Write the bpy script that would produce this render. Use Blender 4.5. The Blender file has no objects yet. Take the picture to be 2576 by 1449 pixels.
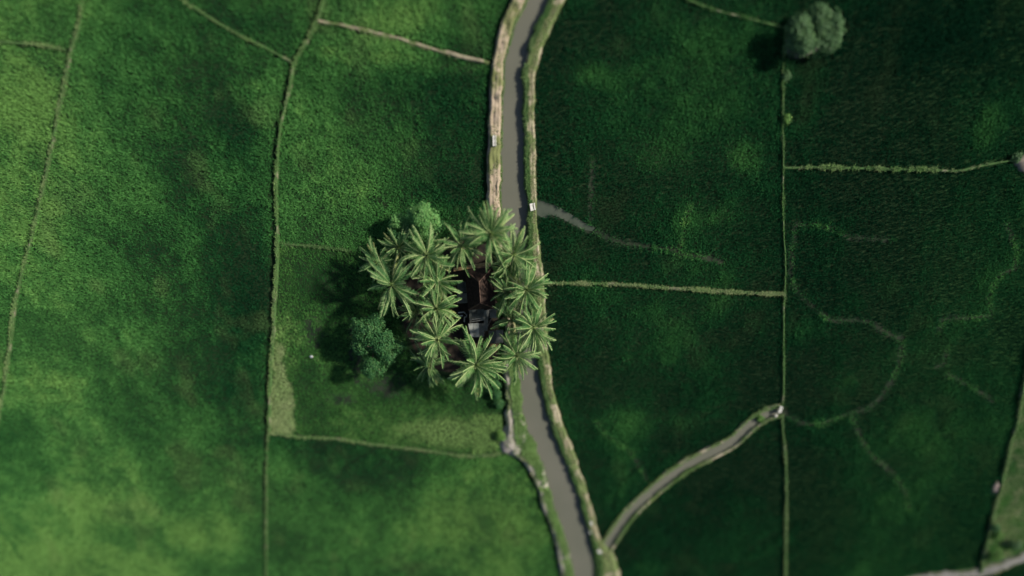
import bpy, bmesh, math, random
import numpy as np
from mathutils import Vector, Matrix, Euler

S = bpy.context.scene
COL = S.collection
R = math.radians
rng = np.random.default_rng(11)
random.seed(11)

# ------------------------------------------------------------------ camera, sky, sun, exposure
CAM_H = 105.0                      # drone height above the paddies
TILT = R(33)                       # lens plane tilted against the ground (tilt-shift look), frame shifted back to straight down
ZC = CAM_H * math.cos(TILT)
WIDE = 147.0                       # metres across the middle of the frame
FR = ZC / WIDE                     # focal length / sensor width
SENSOR = 360.0
cam = bpy.data.cameras.new('camera')
cam_o = bpy.data.objects.new('camera', cam)
COL.objects.link(cam_o)
cam_o.location = (0, 0, CAM_H)
cam_o.rotation_euler = (-TILT, 0, 0)
cam.sensor_fit = 'HORIZONTAL'
cam.sensor_width = SENSOR
cam.lens = FR * SENSOR
cam.shift_y = FR * math.tan(TILT)
cam.clip_start = 1
cam.clip_end = 8000
cam.dof.use_dof = True
cam.dof.focus_distance = (CAM_H - 4.3) * math.cos(TILT)
cam.dof.aperture_fstop = FR * SENSOR / 1000 / 3.3
S.camera = cam_o

SUN_EL, SUN_AZ = R(39), R(13)      # azimuth measured from +x (picture right) towards +y (picture top)
sd = Vector((math.cos(SUN_EL) * math.cos(SUN_AZ), math.cos(SUN_EL) * math.sin(SUN_AZ), math.sin(SUN_EL)))
w = bpy.data.worlds.new('World')
S.world = w
w.use_nodes = True
nt = w.node_tree
sky = nt.nodes.new('ShaderNodeTexSky')
sky.sky_type = 'NISHITA'
sky.sun_disc = False
sky.sun_elevation = SUN_EL
sky.sun_rotation = R(90) - SUN_AZ
nt.links.new(sky.outputs[0], nt.nodes['Background'].inputs[0])
nt.nodes['Background'].inputs[1].default_value = 0.085
sl = bpy.data.lights.new('sun', 'SUN')
sl.energy = 5.0
sl.angle = R(3.0)
sl.color = (1.0, 0.93, 0.80)
so = bpy.data.objects.new('sun', sl)
COL.objects.link(so)
so.rotation_euler = sd.to_track_quat('Z', 'Y').to_euler()
so.location = sd * 60
S.view_settings.view_transform = 'Standard'
S.view_settings.look = 'None'
S.view_settings.gamma = 1
S.view_settings.use_curve_mapping = False
S.view_settings.exposure = 0.2
S.render.engine = 'CYCLES'
S.cycles.max_bounces = 6
S.cycles.transmission_bounces = 3

# ------------------------------------------------------------------ plan coordinates (2576 x 1449) <-> ground
_f = Vector((0, -math.sin(TILT), -math.cos(TILT)))
_u = Vector((0, math.cos(TILT), -math.sin(TILT)))


def P(ux, uy, z=0.0):
    sx = (ux - 1288) / 2576
    sy = (724.5 - uy) / 2576 + FR * math.tan(TILT)
    d = Vector((sx, 0, 0)) + _u * sy + _f * FR
    t = (z - CAM_H) / d.z
    return Vector((d.x * t, d.y * t, z))


def toU(x, y, z=0.0):
    zc = y * _f.y + (z - CAM_H) * _f.z
    yc = y * _u.y + (z - CAM_H) * _u.z
    return 1288 + x / zc * FR * 2576, 724.5 - (yc / zc * FR - FR * math.tan(TILT)) * 2576


def span(ux, uy, n, z=0.0):          # n plan units at that spot, in metres
    return (P(ux + n / 2, uy, z) - P(ux - n / 2, uy, z)).length


# ------------------------------------------------------------------ noise
def _hash(ix, iy, seed):
    h = (ix.astype(np.int64) * 374761393 + iy.astype(np.int64) * 668265263 + seed * 982451653) & 0x7fffffff
    h = ((h ^ (h >> 13)) * 1274126177) & 0x7fffffff
    return ((h ^ (h >> 16)) & 0xffff) / 65535.0


def vnoise(x, y, seed=0):
    x = np.asarray(x, float); y = np.asarray(y, float)
    ix = np.floor(x); iy = np.floor(y)
    fx = x - ix; fy = y - iy
    fx = fx * fx * (3 - 2 * fx); fy = fy * fy * (3 - 2 * fy)
    a = _hash(ix, iy, seed); b = _hash(ix + 1, iy, seed)
    c = _hash(ix, iy + 1, seed); d = _hash(ix + 1, iy + 1, seed)
    return (a + (b - a) * fx) * (1 - fy) + (c + (d - c) * fx) * fy


def fbm(x, y, seed=0, o=3):
    v = 0; a = .5; t = 0
    x = np.asarray(x, float); y = np.asarray(y, float)
    for k in range(o):
        v = v + a * vnoise(x + 17.3 * k, y - 9.1 * k, seed + k); t += a
        x = x * 2.03; y = y * 2.03; a *= .5
    return v / t


# ------------------------------------------------------------------ materials
def nodes_mat(name):
    m = bpy.data.materials.new(name)
    m.use_nodes = True
    n = m.node_tree
    b = n.nodes['Principled BSDF']
    return m, n, b


def N(n, t, **kw):
    q = n.nodes.new(t)
    for k, v in kw.items():
        setattr(q, k, v)
    return q


def ramp(n, stops):
    q = n.nodes.new('ShaderNodeValToRGB')
    e = q.color_ramp.elements
    e[0].position, e[0].color = stops[0][0], (*stops[0][1], 1)
    e[1].position, e[1].color = stops[-1][0], (*stops[-1][1], 1)
    for p, c in stops[1:-1]:
        k = e.new(p); k.color = (*c, 1)
    return q


def mixc(n, fac, a, b):
    q = N(n, 'ShaderNodeMix', data_type='RGBA')
    for sock, v in ((q.inputs[0], fac), (q.inputs[6], a), (q.inputs[7], b)):
        if hasattr(v, 'links') or hasattr(v, 'is_linked'):
            n.links.new(v, sock)
        else:
            sock.default_value = v if not isinstance(v, tuple) else (*v, 1)
    return q.outputs[2]


def leafy(n, b, col, trans, rough=.55, spec=.10, tcol=None):
    """principled leaf plus light passing through it"""
    n.links.new(col, b.inputs['Base Color'])
    b.inputs['Roughness'].default_value = rough
    b.inputs['Specular IOR Level'].default_value = spec
    tr = N(n, 'ShaderNodeBsdfTranslucent')
    n.links.new(tcol or col, tr.inputs[0])
    mx = N(n, 'ShaderNodeMixShader')
    mx.inputs[0].default_value = trans
    out = n.nodes['Material Output']
    n.links.new(b.outputs[0], mx.inputs[1])
    n.links.new(tr.outputs[0], mx.inputs[2])
    n.links.new(mx.outputs[0], out.inputs[0])


def blade_mat(name, stops, dry_col, trans=.25, rough=.5):
    m, n, b = nodes_mat(name)
    at = N(n, 'ShaderNodeAttribute', attribute_type='INSTANCER', attribute_name='tint')
    ad = N(n, 'ShaderNodeAttribute', attribute_type='INSTANCER', attribute_name='dry')
    rp = ramp(n, stops)
    n.links.new(at.outputs['Fac'], rp.inputs[0])
    c = mixc(n, ad.outputs['Fac'], rp.outputs[0], dry_col)
    leafy(n, b, c, trans, .8, .02)
    return m


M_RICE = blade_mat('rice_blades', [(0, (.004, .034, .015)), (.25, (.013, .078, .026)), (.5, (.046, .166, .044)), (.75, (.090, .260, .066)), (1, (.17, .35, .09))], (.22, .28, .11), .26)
M_GRASS = blade_mat('grass_blades', [(0, (.010, .045, .014)), (.35, (.024, .112, .028)), (.7, (.075, .21, .05)), (1, (.22, .38, .115))], (.44, .41, .26), .25)


def leaf_mat(name, stops, trans=.25, rough=.5, spec=.18):
    m, n, b = nodes_mat(name)
    at = N(n, 'ShaderNodeAttribute', attribute_type='GEOMETRY', attribute_name='tint')
    rp = ramp(n, stops)
    n.links.new(at.outputs['Fac'], rp.inputs[0])
    leafy(n, b, rp.outputs[0], trans, rough, spec)
    return m


M_FROND = {}
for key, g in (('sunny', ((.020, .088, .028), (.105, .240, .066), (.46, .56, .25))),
               ('deep', ((.014, .064, .023), (.072, .180, .054), (.36, .47, .20))),  # darker copy of sunny: shade painted in for low and shadow-side palms
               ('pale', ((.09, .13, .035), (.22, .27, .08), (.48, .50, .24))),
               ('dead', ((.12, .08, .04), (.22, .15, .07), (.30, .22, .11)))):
    m, n, b = nodes_mat('frond_' + key)
    at = N(n, 'ShaderNodeAttribute', attribute_type='GEOMETRY', attribute_name='tint')
    oi = N(n, 'ShaderNodeObjectInfo')
    ma = N(n, 'ShaderNodeMath', operation='MULTIPLY_ADD')
    n.links.new(oi.outputs['Random'], ma.inputs[0]); ma.inputs[1].default_value = .35
    sb = N(n, 'ShaderNodeMath', operation='SUBTRACT')
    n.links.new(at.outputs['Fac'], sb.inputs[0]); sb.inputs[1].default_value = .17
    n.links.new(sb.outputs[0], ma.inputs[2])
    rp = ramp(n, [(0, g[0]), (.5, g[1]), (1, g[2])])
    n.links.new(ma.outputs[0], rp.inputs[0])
    leafy(n, b, rp.outputs[0], .24, .5, .14)
    M_FROND[key] = m

M_LEAF_LIGHT = leaf_mat('leaves_light', [(0, (.05, .13, .03)), (.5, (.11, .24, .05)), (1, (.24, .38, .10))])
M_LEAF_BRIGHT = leaf_mat('leaves_bright', [(0, (.06, .19, .05)), (.5, (.14, .33, .095)), (1, (.28, .46, .16))], .3)
M_LEAF_DARK = leaf_mat('leaves_dark', [(0, (.016, .07, .024)), (.5, (.045, .145, .045)), (1, (.14, .27, .09))], .25)
M_LEAF_GREY = leaf_mat('leaves_grey', [(0, (.035, .085, .035)), (.5, (.075, .155, .06)), (1, (.13, .24, .09))], .2)


def simple_noise_mat(name, c1, c2, scale=4., rough=.85, bump=.3, spec=.2, metal=0., detail=6):
    m, n, b = nodes_mat(name)
    tc = N(n, 'ShaderNodeTexCoord')
    nz = N(n, 'ShaderNodeTexNoise')
    nz.inputs['Scale'].default_value = scale
    nz.inputs['Detail'].default_value = detail
    n.links.new(tc.outputs['Object'], nz.inputs['Vector'])
    rp = ramp(n, [(.35, c1), (.65, c2)])
    n.links.new(nz.outputs[0], rp.inputs[0])
    n.links.new(rp.outputs[0], b.inputs['Base Color'])
    b.inputs['Roughness'].default_value = rough
    b.inputs['Specular IOR Level'].default_value = spec
    b.inputs['Metallic'].default_value = metal
    if bump:
        bp = N(n, 'ShaderNodeBump')
        bp.inputs['Strength'].default_value = bump
        n.links.new(nz.outputs[0], bp.inputs['Height'])
        n.links.new(bp.outputs[0], b.inputs['Normal'])
    return m


M_BARK = simple_noise_mat('bark', (.10, .08, .06), (.22, .18, .14), 6)
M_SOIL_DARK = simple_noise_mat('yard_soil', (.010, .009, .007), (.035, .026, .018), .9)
M_CONCRETE = simple_noise_mat('concrete', (.40, .39, .35), (.72, .71, .66), 2.5, .8, .2)
M_RUST_TILE = simple_noise_mat('clay_roof_tiles', (.016, .011, .009), (.042, .025, .019), 3.2, .85, .4)
M_THATCH = simple_noise_mat('awning_boards', (.20, .13, .06), (.34, .24, .12), 5, .85, .4)
M_WALL = simple_noise_mat('house_wall', (.30, .27, .22), (.42, .38, .31), 2, .9, .1)
M_TIN = simple_noise_mat('corrugated_tin', (.10, .105, .095), (.21, .215, .20), 1.6, .55, .15, .5, .35)
M_TIN_DARK = simple_noise_mat('weathered_tin', (.045, .052, .048), (.11, .12, .11), 1.8, .6, .15, .4, .3)
M_PANEL = simple_noise_mat('fibre_cement', (.13, .14, .13), (.29, .30, .28), 1.3, .85, .2)
M_WHITE = simple_noise_mat('white_paint', (.70, .70, .68), (.82, .82, .80), 6, .5, .05)
M_FEATHER = simple_noise_mat('white_feathers', (.78, .78, .76), (.85, .85, .83), 20, .7, .1)
M_BEAK = simple_noise_mat('bird_beak', (.45, .30, .05), (.5, .34, .08), 20, .5, 0)
M_WOOD = simple_noise_mat('grey_wood', (.16, .13, .10), (.30, .26, .21), 7, .85, .3)
M_DEBRIS = simple_noise_mat('dry_leaf_litter', (.16, .09, .04), (.34, .22, .12), 9, .9, .5)


def mat_ground():
    m, n, b = nodes_mat('paddy_mud')
    tc = N(n, 'ShaderNodeTexCoord')
    nz = N(n, 'ShaderNodeTexNoise'); nz.inputs['Scale'].default_value = .5; nz.inputs['Detail'].default_value = 8
    n.links.new(tc.outputs['Object'], nz.inputs['Vector'])
    mud = ramp(n, [(.3, (.010, .024, .010)), (.7, (.022, .040, .018))])
    n.links.new(nz.outputs[0], mud.inputs[0])
    grn = ramp(n, [(.3, (.012, .048, .014)), (.7, (.028, .085, .022))])
    n.links.new(nz.outputs[0], grn.inputs[0])
    sep = N(n, 'ShaderNodeVectorMath', operation='LENGTH')
    n.links.new(tc.outputs['Object'], sep.inputs[0])
    far = N(n, 'ShaderNodeMapRange')
    far.inputs[1].default_value = 50; far.inputs[2].default_value = 85
    n.links.new(sep.outputs['Value'], far.inputs[0])
    n.links.new(mixc(n, far.outputs[0], mud.outputs[0], grn.outputs[0]), b.inputs['Base Color'])
    b.inputs['Roughness'].default_value = .7
    b.inputs['Specular IOR Level'].default_value = .02
    return m


def mat_water():
    m, n, b = nodes_mat('muddy_water')
    tc = N(n, 'ShaderNodeTexCoord')
    nz = N(n, 'ShaderNodeTexNoise'); nz.inputs['Scale'].default_value = .10; nz.inputs['Detail'].default_value = 4
    n.links.new(tc.outputs['Object'], nz.inputs['Vector'])
    rp = ramp(n, [(.3, (.108, .112, .086)), (.7, (.132, .130, .104))])
    n.links.new(nz.outputs[0], rp.inputs[0])
    n.links.new(rp.outputs[0], b.inputs['Base Color'])
    b.inputs['Roughness'].default_value = .12
    b.inputs['IOR'].default_value = 1.33
    rz = N(n, 'ShaderNodeTexNoise'); rz.inputs['Scale'].default_value = 2.5; rz.inputs['Detail'].default_value = 3
    n.links.new(tc.outputs['Object'], rz.inputs['Vector'])
    bp = N(n, 'ShaderNodeBump'); bp.inputs['Strength'].default_value = .04
    n.links.new(rz.outputs[0], bp.inputs['Height'])
    n.links.new(bp.outputs[0], b.inputs['Normal'])
    return m


def mat_bank(name, soil1, soil2, grass, amount):
    """dry earth with grown-over patches and two worn foot tracks along it (uv: x along, y across 0..1)"""
    m, n, b = nodes_mat(name)
    tc = N(n, 'ShaderNodeTexCoord')
    nz = N(n, 'ShaderNodeTexNoise'); nz.inputs['Scale'].default_value = 1.1; nz.inputs['Detail'].default_value = 9; nz.inputs['Roughness'].default_value = .7
    n.links.new(tc.outputs['Object'], nz.inputs['Vector'])
    n2 = N(n, 'ShaderNodeTexNoise'); n2.inputs['Scale'].default_value = .45; n2.inputs['Detail'].default_value = 8
    n.links.new(tc.outputs['Object'], n2.inputs['Vector'])
    soil = ramp(n, [(.3, soil1), (.7, soil2)]); n.links.new(nz.outputs[0], soil.inputs[0])
    gr = ramp(n, [(.3, tuple(c * .6 for c in grass)), (.7, grass)]); n.links.new(nz.outputs[0], gr.inputs[0])
    mr = N(n, 'ShaderNodeMapRange'); mr.inputs[1].default_value = .62 - amount * .3; mr.inputs[2].default_value = .70 - amount * .3
    n.links.new(n2.outputs[0], mr.inputs[0])
    c = mixc(n, mr.outputs[0], soil.outputs[0], gr.outputs[0])
    n.links.new(c, b.inputs['Base Color'])
    b.inputs['Roughness'].default_value = .95
    b.inputs['Specular IOR Level'].default_value = .1
    bp = N(n, 'ShaderNodeBump'); bp.inputs['Strength'].default_value = .5; bp.inputs['Distance'].default_value = .1
    n.links.new(nz.outputs[0], bp.inputs['Height'])
    n.links.new(bp.outputs[0], b.inputs['Normal'])
    return m


M_GROUND = mat_ground()
M_WATER = mat_water()
M_BANK_DRY = mat_bank('dry_bank_earth', (.24, .19, .135), (.44, .36, .27), (.20, .22, .09), .35)
M_BANK_GREEN = mat_bank('grassy_bank_earth', (.22, .19, .13), (.40, .36, .26), (.13, .18, .065), .62)
M_BANK_LUSH = mat_bank('lush_bank_earth', (.24, .22, .19), (.42, .39, .33), (.13, .22, .06), .35)
M_BUND = mat_bank('bund_earth', (.11, .12, .07), (.22, .22, .14), (.07, .14, .045), .9)
M_PATH = mat_bank('bare_path_earth', (.19, .165, .11), (.30, .27, .19), (.12, .16, .06), .4)
M_ROAD = mat_bank('gravel_road', (.13, .13, .12), (.22, .21, .20), (.10, .14, .06), .0)


# ------------------------------------------------------------------ object helpers
def tag(o, label=None, cat=None, group=None, kind=None):
    for k, v in (('label', label), ('category', cat), ('group', group), ('kind', kind)):
        if v:
            o[k] = v
    return o


def empty(name, loc, label, cat, group=None):
    o = bpy.data.objects.new(name, None)
    o.empty_display_size = .3
    COL.objects.link(o)
    o.location = loc
    return tag(o, label, cat, group)


def mesh_obj(name, v, f, mat, parent=None, smooth=False, tint=None):
    me = bpy.data.meshes.new(name)
    me.from_pydata([tuple(p) for p in v], [], f)
    me.materials.append(mat)
    if tint is not None:
        a = me.attributes.new('tint', 'FLOAT', 'POINT')
        a.data.foreach_set('value', np.asarray(tint, np.float32))
    if smooth:
        me.polygons.foreach_set('use_smooth', [True] * len(me.polygons))
    o = bpy.data.objects.new(name, me)
    COL.objects.link(o)
    if parent:
        o.parent = parent
    return o


def box(v, f, c, sx, sy, sz, rot=None):
    b = len(v)
    for dx, dy, dz in ((-1, -1, -1), (1, -1, -1), (1, 1, -1), (-1, 1, -1), (-1, -1, 1), (1, -1, 1), (1, 1, 1), (-1, 1, 1)):
        p = Vector((dx * sx / 2, dy * sy / 2, dz * sz / 2))
        if rot:
            p = rot @ p
        v.append(p + Vector(c))
    for q in ((0, 3, 2, 1), (4, 5, 6, 7), (0, 1, 5, 4), (1, 2, 6, 5), (2, 3, 7, 6), (3, 0, 4, 7)):
        f.append(tuple(b + i for i in q))


def tube(v, f, pts, rads, seg=6, cap=True):
    b = len(v)
    pts = [Vector(p) for p in pts]
    for i, p in enumerate(pts):
        d = (pts[min(i + 1, len(pts) - 1)] - pts[max(i - 1, 0)]).normalized()
        a = d.orthogonal().normalized() if abs(d.z) < .9 else Vector((1, 0, 0))
        a = (a - d * a.dot(d)).normalized()
        c = d.cross(a)
        for k in range(seg):
            t = 2 * math.pi * k / seg
            v.append(p + (a * math.cos(t) + c * math.sin(t)) * rads[i])
    for i in range(len(pts) - 1):
        for k in range(seg):
            k2 = (k + 1) % seg
            f.append((b + i * seg + k, b + i * seg + k2, b + (i + 1) * seg + k2, b + (i + 1) * seg + k))
    if cap:
        f.append(tuple(b + k for k in reversed(range(seg))))
        f.append(tuple(b + (len(pts) - 1) * seg + k for k in range(seg)))


def resample(pl, step):
    pl = np.asarray(pl, float)
    # catmull-rom smoothing then even spacing
    if len(pl) > 2:
        q = np.vstack([2 * pl[0] - pl[1], pl, 2 * pl[-1] - pl[-2]])
        out = []
        for i in range(1, len(q) - 2):
            p0, p1, p2, p3 = q[i - 1:i + 3]
            for t in np.linspace(0, 1, 8, endpoint=False):
                out.append(.5 * (2 * p1 + (p2 - p0) * t + (2 * p0 - 5 * p1 + 4 * p2 - p3) * t * t + (3 * p1 - p0 - 3 * p2 + p3) * t ** 3))
        out.append(pl[-1])
        pl = np.array(out)
    d = np.r_[0, np.cumsum(np.hypot(*np.diff(pl, axis=0).T))]
    n = max(2, int(d[-1] / step))
    s = np.linspace(0, d[-1], n)
    return np.c_[np.interp(s, d, pl[:, 0]), np.interp(s, d, pl[:, 1])]


def P2(a):
    return np.array([P(x, y)[:2] for x, y in a])


# ================================================================== THE PLAN (2576 x 1449 units)
RIV_L = [(1345, -60), (1325, 0), (1302, 50), (1282, 110), (1270, 160), (1265, 233), (1263, 350), (1262, 483), (1264, 560), (1275, 610), (1285, 650), (1296, 710), (1300, 770), (1300, 840), (1299, 890), (1303, 949), (1308, 990), (1314, 1031), (1325, 1083), (1345, 1112), (1356, 1150), (1378, 1206), (1390, 1266), (1400, 1300), (1425, 1366), (1442, 1449), (1460, 1530)]
RIV_R = [(1405, -60), (1380, 0), (1360, 50), (1335, 100), (1318, 167), (1317, 267), (1318, 400), (1322, 483), (1329, 520), (1328, 570), (1324, 610), (1330, 660), (1338, 720), (1342, 780), (1345, 850), (1352, 910), (1360, 966), (1368, 1000), (1382, 1060), (1409, 1132), (1440, 1206), (1470, 1299), (1486, 1366), (1496, 1449), (1505, 1530)]
BANK_L = [(1305, -60), (1285, 0), (1262, 50), (1245, 110), (1235, 167), (1230, 233), (1227, 333), (1225, 483), (1226, 560), (1240, 610), (1255, 650), (1266, 710), (1270, 770), (1270, 840), (1268, 900), (1267, 949), (1269, 1000), (1271, 1050), (1264, 1100), (1262, 1125), (1285, 1142), (1315, 1160), (1333, 1193), (1352, 1233), (1366, 1283), (1386, 1333), (1399, 1393), (1409, 1449), (1420, 1530)]
BANK_R = [(1450, -60), (1425, 0), (1399, 50), (1375, 100), (1355, 160), (1347, 217), (1347, 300), (1350, 400), (1350, 483), (1350, 528), (1353, 575), (1361, 634), (1368, 690), (1371, 730), (1374, 780), (1377, 830), (1380, 878), (1388, 940), (1394, 985), (1405, 1025), (1421, 1077), (1443, 1130), (1469, 1206), (1492, 1283), (1505, 1340), (1520, 1366), (1545, 1392), (1562, 1449), (1580, 1530)]

B1 = [(222, -60), (213, 0), (204, 60), (180, 133), (165, 215), (140, 340), (125, 410), (107, 500), (73, 633), (47, 733), (33, 816), (17, 950), (0, 1043), (-14, 1130), (-30, 1250)]
B2 = [(-60, 100), (0, 107), (60, 112), (120, 118), (170, 127)]
B3 = [(430, -30), (460, 0), (560, 65), (650, 112), (735, 158)]
B4 = [(826, -60), (818, 0), (800, 55), (772, 110), (744, 160), (728, 235), (710, 310), (700, 400), (697, 483), (699, 560), (700, 616), (695, 716), (690, 816), (686, 900), (682, 965), (678, 1087)]
B5 = [(800, 55), (870, 68), (950, 86), (1050, 113), (1130, 136), (1232, 160)]
B6 = [(700, 612), (760, 618), (820, 624), (885, 632)]
B7 = [(677, 1088), (760, 1098), (850, 1104), (960, 1120), (1080, 1134), (1180, 1147), (1262, 1140)]
B8 = [(676, 1090), (671, 1166), (670, 1300), (670, 1449), (668, 1530)]
B9 = [(1974, 78), (1968, 150), (1967, 300), (1969, 420), (1967, 483), (1970, 590), (1974, 666), (1971, 733), (1969, 816), (1970, 960), (1966, 1020)]
B9L = [(1964, 1040), (1968, 1083), (1974, 1153), (1975, 1250), (1974, 1449), (1974, 1530)]
B10 = [(1371, 713), (1480, 713), (1600, 719), (1720, 727), (1850, 735), (1970, 740)]
B11 = [(1969, 424), (2040, 422), (2100, 424), (2280, 427), (2400, 431), (2440, 424), (2480, 414), (2545, 404)]
B12 = [(1650, -40), (1725, 0), (1800, 28), (1900, 53), (1975, 74)]
B14 = [(2590, 860), (2570, 966), (2557, 1049), (2537, 1126), (2520, 1199), (2503, 1259), (2487, 1333), (2467, 1419), (2462, 1440)]
CANAL = [(1512, 1388), (1532, 1363), (1575, 1299), (1642, 1233), (1717, 1176), (1770, 1148), (1843, 1109), (1890, 1064), (1930, 1040), (1962, 1032)]
ROAD = [(2240, 1470), (2330, 1452), (2420, 1444), (2480, 1434), (2530, 1418), (2576, 1400), (2640, 1370)]

# gaps in the rice: (polyline, half width in plan units)
GAPS = [
    ([(1350, 522), (1398, 536), (1442, 556), (1468, 575), (1491, 577), (1521, 593), (1556, 608), (1626, 620), (1697, 628), (1720, 640), (1784, 648), (1820, 660)], 6.5),
    ([(1352, 520), (1390, 530)], 13),
    ([(1492, 400), (1488, 470), (1486, 570)], 3.0),
    ([(1737, 515), (1722, 560), (1716, 600), (1710, 625)], 3.0),
    ([(2000, 566), (1998, 610), (1989, 625), (1992, 666), (1990, 700), (2000, 726), (2034, 760), (2067, 790), (2097, 806), (2150, 804), (2190, 810), (2210, 826), (2250, 846), (2268, 846)], 3.6),
    ([(2205, 822), (2250, 845), (2267, 852)], 6.5),
    ([(2269, 846), (2269, 866), (2264, 910), (2240, 963), (2217, 998), (2184, 1026), (2140, 1040), (2070, 1064), (2024, 1066), (1990, 1050), (1968, 1036)], 4.2),
    ([(2000, 566), (2050, 566), (2104, 580), (2137, 597), (2250, 603)], 3.0),
    ([(2530, 560), (2540, 583), (2554, 633), (2554, 673), (2517, 690), (2490, 726), (2487, 760), (2495, 793), (2450, 798), (2370, 803), (2364, 836)], 3.4),
    ([(2384, 876), (2374, 916), (2350, 926)], 3.0),
    ([(2140, 1043), (2160, 1089), (2184, 1133), (2250, 1196), (2280, 1239), (2285, 1280)], 4.2),
    ([(1500, 1060), (1525, 1093), (1585, 1133), (1629, 1206)], 3.2),
    ([(2380, 940), (2440, 970), (2500, 1010)], 2.8),
    ([(345, 483), (352, 530), (345, 640)], 2.5),
    ([(500, 530), (560, 570), (610, 615)], 2.8),
    ([(765, 500), (770, 560), (800, 600)], 2.5),
    ([(420, 270), (470, 330), (500, 350)], 4.0),
    ([(240, 590), (280, 610), (330, 625)], 2.5),
    ([(952, 498), (967, 510), (978, 522)], 8.0),
]

HOUSE_FIELD = [(699, 616), (885, 630), (960, 640), (1100, 600), (1226, 560), (1240, 610), (1266, 710), (1270, 840), (1267, 949), (1271, 1050), (1262, 1130), (1180, 1147), (1080, 1134), (960, 1120), (850, 1104), (760, 1098), (678, 1088), (682, 965), (690, 816), (695, 716)]
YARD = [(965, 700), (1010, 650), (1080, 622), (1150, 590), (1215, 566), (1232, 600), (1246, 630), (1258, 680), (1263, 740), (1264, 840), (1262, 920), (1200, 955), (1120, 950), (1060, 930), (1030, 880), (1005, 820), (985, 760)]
STRIP_DRY = [(678, 1088), (690, 860), (706, 866), (716, 905), (731, 966), (738, 1043), (752, 1072), (732, 1092)]


def inpoly(x, y, poly):
    r = np.zeros(len(x), bool)
    n = len(poly)
    for i in range(n):
        x1, y1 = poly[i]; x2, y2 = poly[(i + 1) % n]
        if y1 == y2:
            continue
        c = ((y1 > y) != (y2 > y)) & (x < (x2 - x1) * (y - y1) / (y2 - y1) + x1)
        r ^= c
    return r


def pldist(x, y, pl):
    """distance to polyline and signed side (positive = left of travel direction in picture terms)"""
    best = np.full(len(x), 1e9)
    for (x1, y1), (x2, y2) in zip(pl[:-1], pl[1:]):
        dx, dy = x2 - x1, y2 - y1
        L = dx * dx + dy * dy
        t = np.clip(((x - x1) * dx + (y - y1) * dy) / L, 0, 1)
        best = np.minimum(best, np.hypot(x - x1 - t * dx, y - y1 - t * dy))
    return best


def xat(pl, y):
    a = np.array(sorted(pl, key=lambda p: p[1]), float)
    return np.interp(y, a[:, 1], a[:, 0])


def yat(pl, x):
    a = np.array(sorted(pl, key=lambda p: p[0]), float)
    return np.interp(x, a[:, 0], a[:, 1])


# ================================================================== SETTING: ground, water, banks
g = mesh_obj('ground', [(-3000, -3000, 0), (3000, -3000, 0), (3000, 3000, 0), (-3000, 3000, 0)], [(0, 1, 2, 3)], M_GROUND)
tag(g, 'dark wet ground thick with algae and stubble under the rice', 'ground', kind='structure')


def strip_sheet(name, L, Rr, z, mat, step=20):
    n = 140
    a = P2(resample(L, step)); b = P2(resample(Rr, step))
    def even(q):
        d = np.r_[0, np.cumsum(np.hypot(*np.diff(q, axis=0).T))]
        s = np.linspace(0, d[-1], n)
        return np.c_[np.interp(s, d, q[:, 0]), np.interp(s, d, q[:, 1])]
    a = even(a); b = even(b)
    v = [(x, y, z) for x, y in a] + [(x, y, z) for x, y in b]
    f = [(i, i + 1, n + i + 1, n + i) for i in range(n - 1)]
    return mesh_obj(name, v, f, mat)


o = strip_sheet('river', [(x - 5, y) for x, y in RIV_L], [(x + 5, y) for x, y in RIV_R], .08, M_WATER)
tag(o, 'wide muddy grey river winding down past the palm grove', 'river', kind='structure')


def offset(pl, d):
    q = resample(pl, 12)
    t = np.gradient(q, axis=0)
    t /= np.hypot(t[:, 0], t[:, 1])[:, None]
    return q + np.c_[-t[:, 1], t[:, 0]] * d


def edge_sheet(name, pl, half, z, mat):
    a = P2(offset(pl, half)); b = P2(offset(pl, -half))
    n = len(a)
    v = [(x, y, z) for x, y in a] + [(x, y, z) for x, y in b]
    f = [(i, i + 1, n + i + 1, n + i) for i in range(n - 1)]
    return mesh_obj(name, v, f, mat)


o = edge_sheet('canal', CANAL, 12, .09, M_WATER)
tag(o, 'narrow grey feeder canal curving up to the right from the river', 'canal', kind='structure')
pond = [(1346, 498), (1358, 504), (1384, 512), (1412, 524), (1442, 542), (1470, 560), (1498, 572), (1492, 582), (1468, 578), (1436, 562), (1410, 549), (1388, 541), (1376, 549), (1362, 547), (1348, 538)]
M_POND = simple_noise_mat('pool_water', (.045, .060, .042), (.070, .082, .062), .5, .25, .03, .3)
o = mesh_obj('pond', [P(x, y, .03) for x, y in pond], [tuple(range(len(pond)))], M_POND)
tag(o, 'small triangular pool of muddy water beside the river bank outlet', 'pond', kind='structure')


M_MUD = simple_noise_mat('gap_mud', (.014, .024, .015), (.034, .042, .028), .35, .9, .05, .05)
for i, (pl, hw) in enumerate(GAPS[:13]):
    o = edge_sheet('mud_channel', pl, hw + 6, .010 + .004 * i, M_MUD)
    tag(o, kind='structure')
GAP_LABELS = ['long shallow mud channel running right from the triangular pool', 'short wide mud channel joining the triangular pool', 'thin upright mud channel right of the river, above the long one',
              'thin upright mud channel meeting the long one further right', 'winding mud channel beginning at the upper corner right of the long upright bund', 'widened muddy spot of the winding channel before its bend',
              'mud channel curving back down to the canal head', 'level mud channel leaving the upper corner to the right', 'wavy mud channel in the field nearest the right edge',
              'short mud channel below the wavy one', 'mud channel branching down from the curving one', 'dark mud channel left of the feeder canal', 'faint mud channel low in the far right field']
for o, lb in zip([q for q in COL.objects if q.name.startswith('mud_channel')], GAP_LABELS):
    tag(o, lb, 'mud channel')


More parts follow.
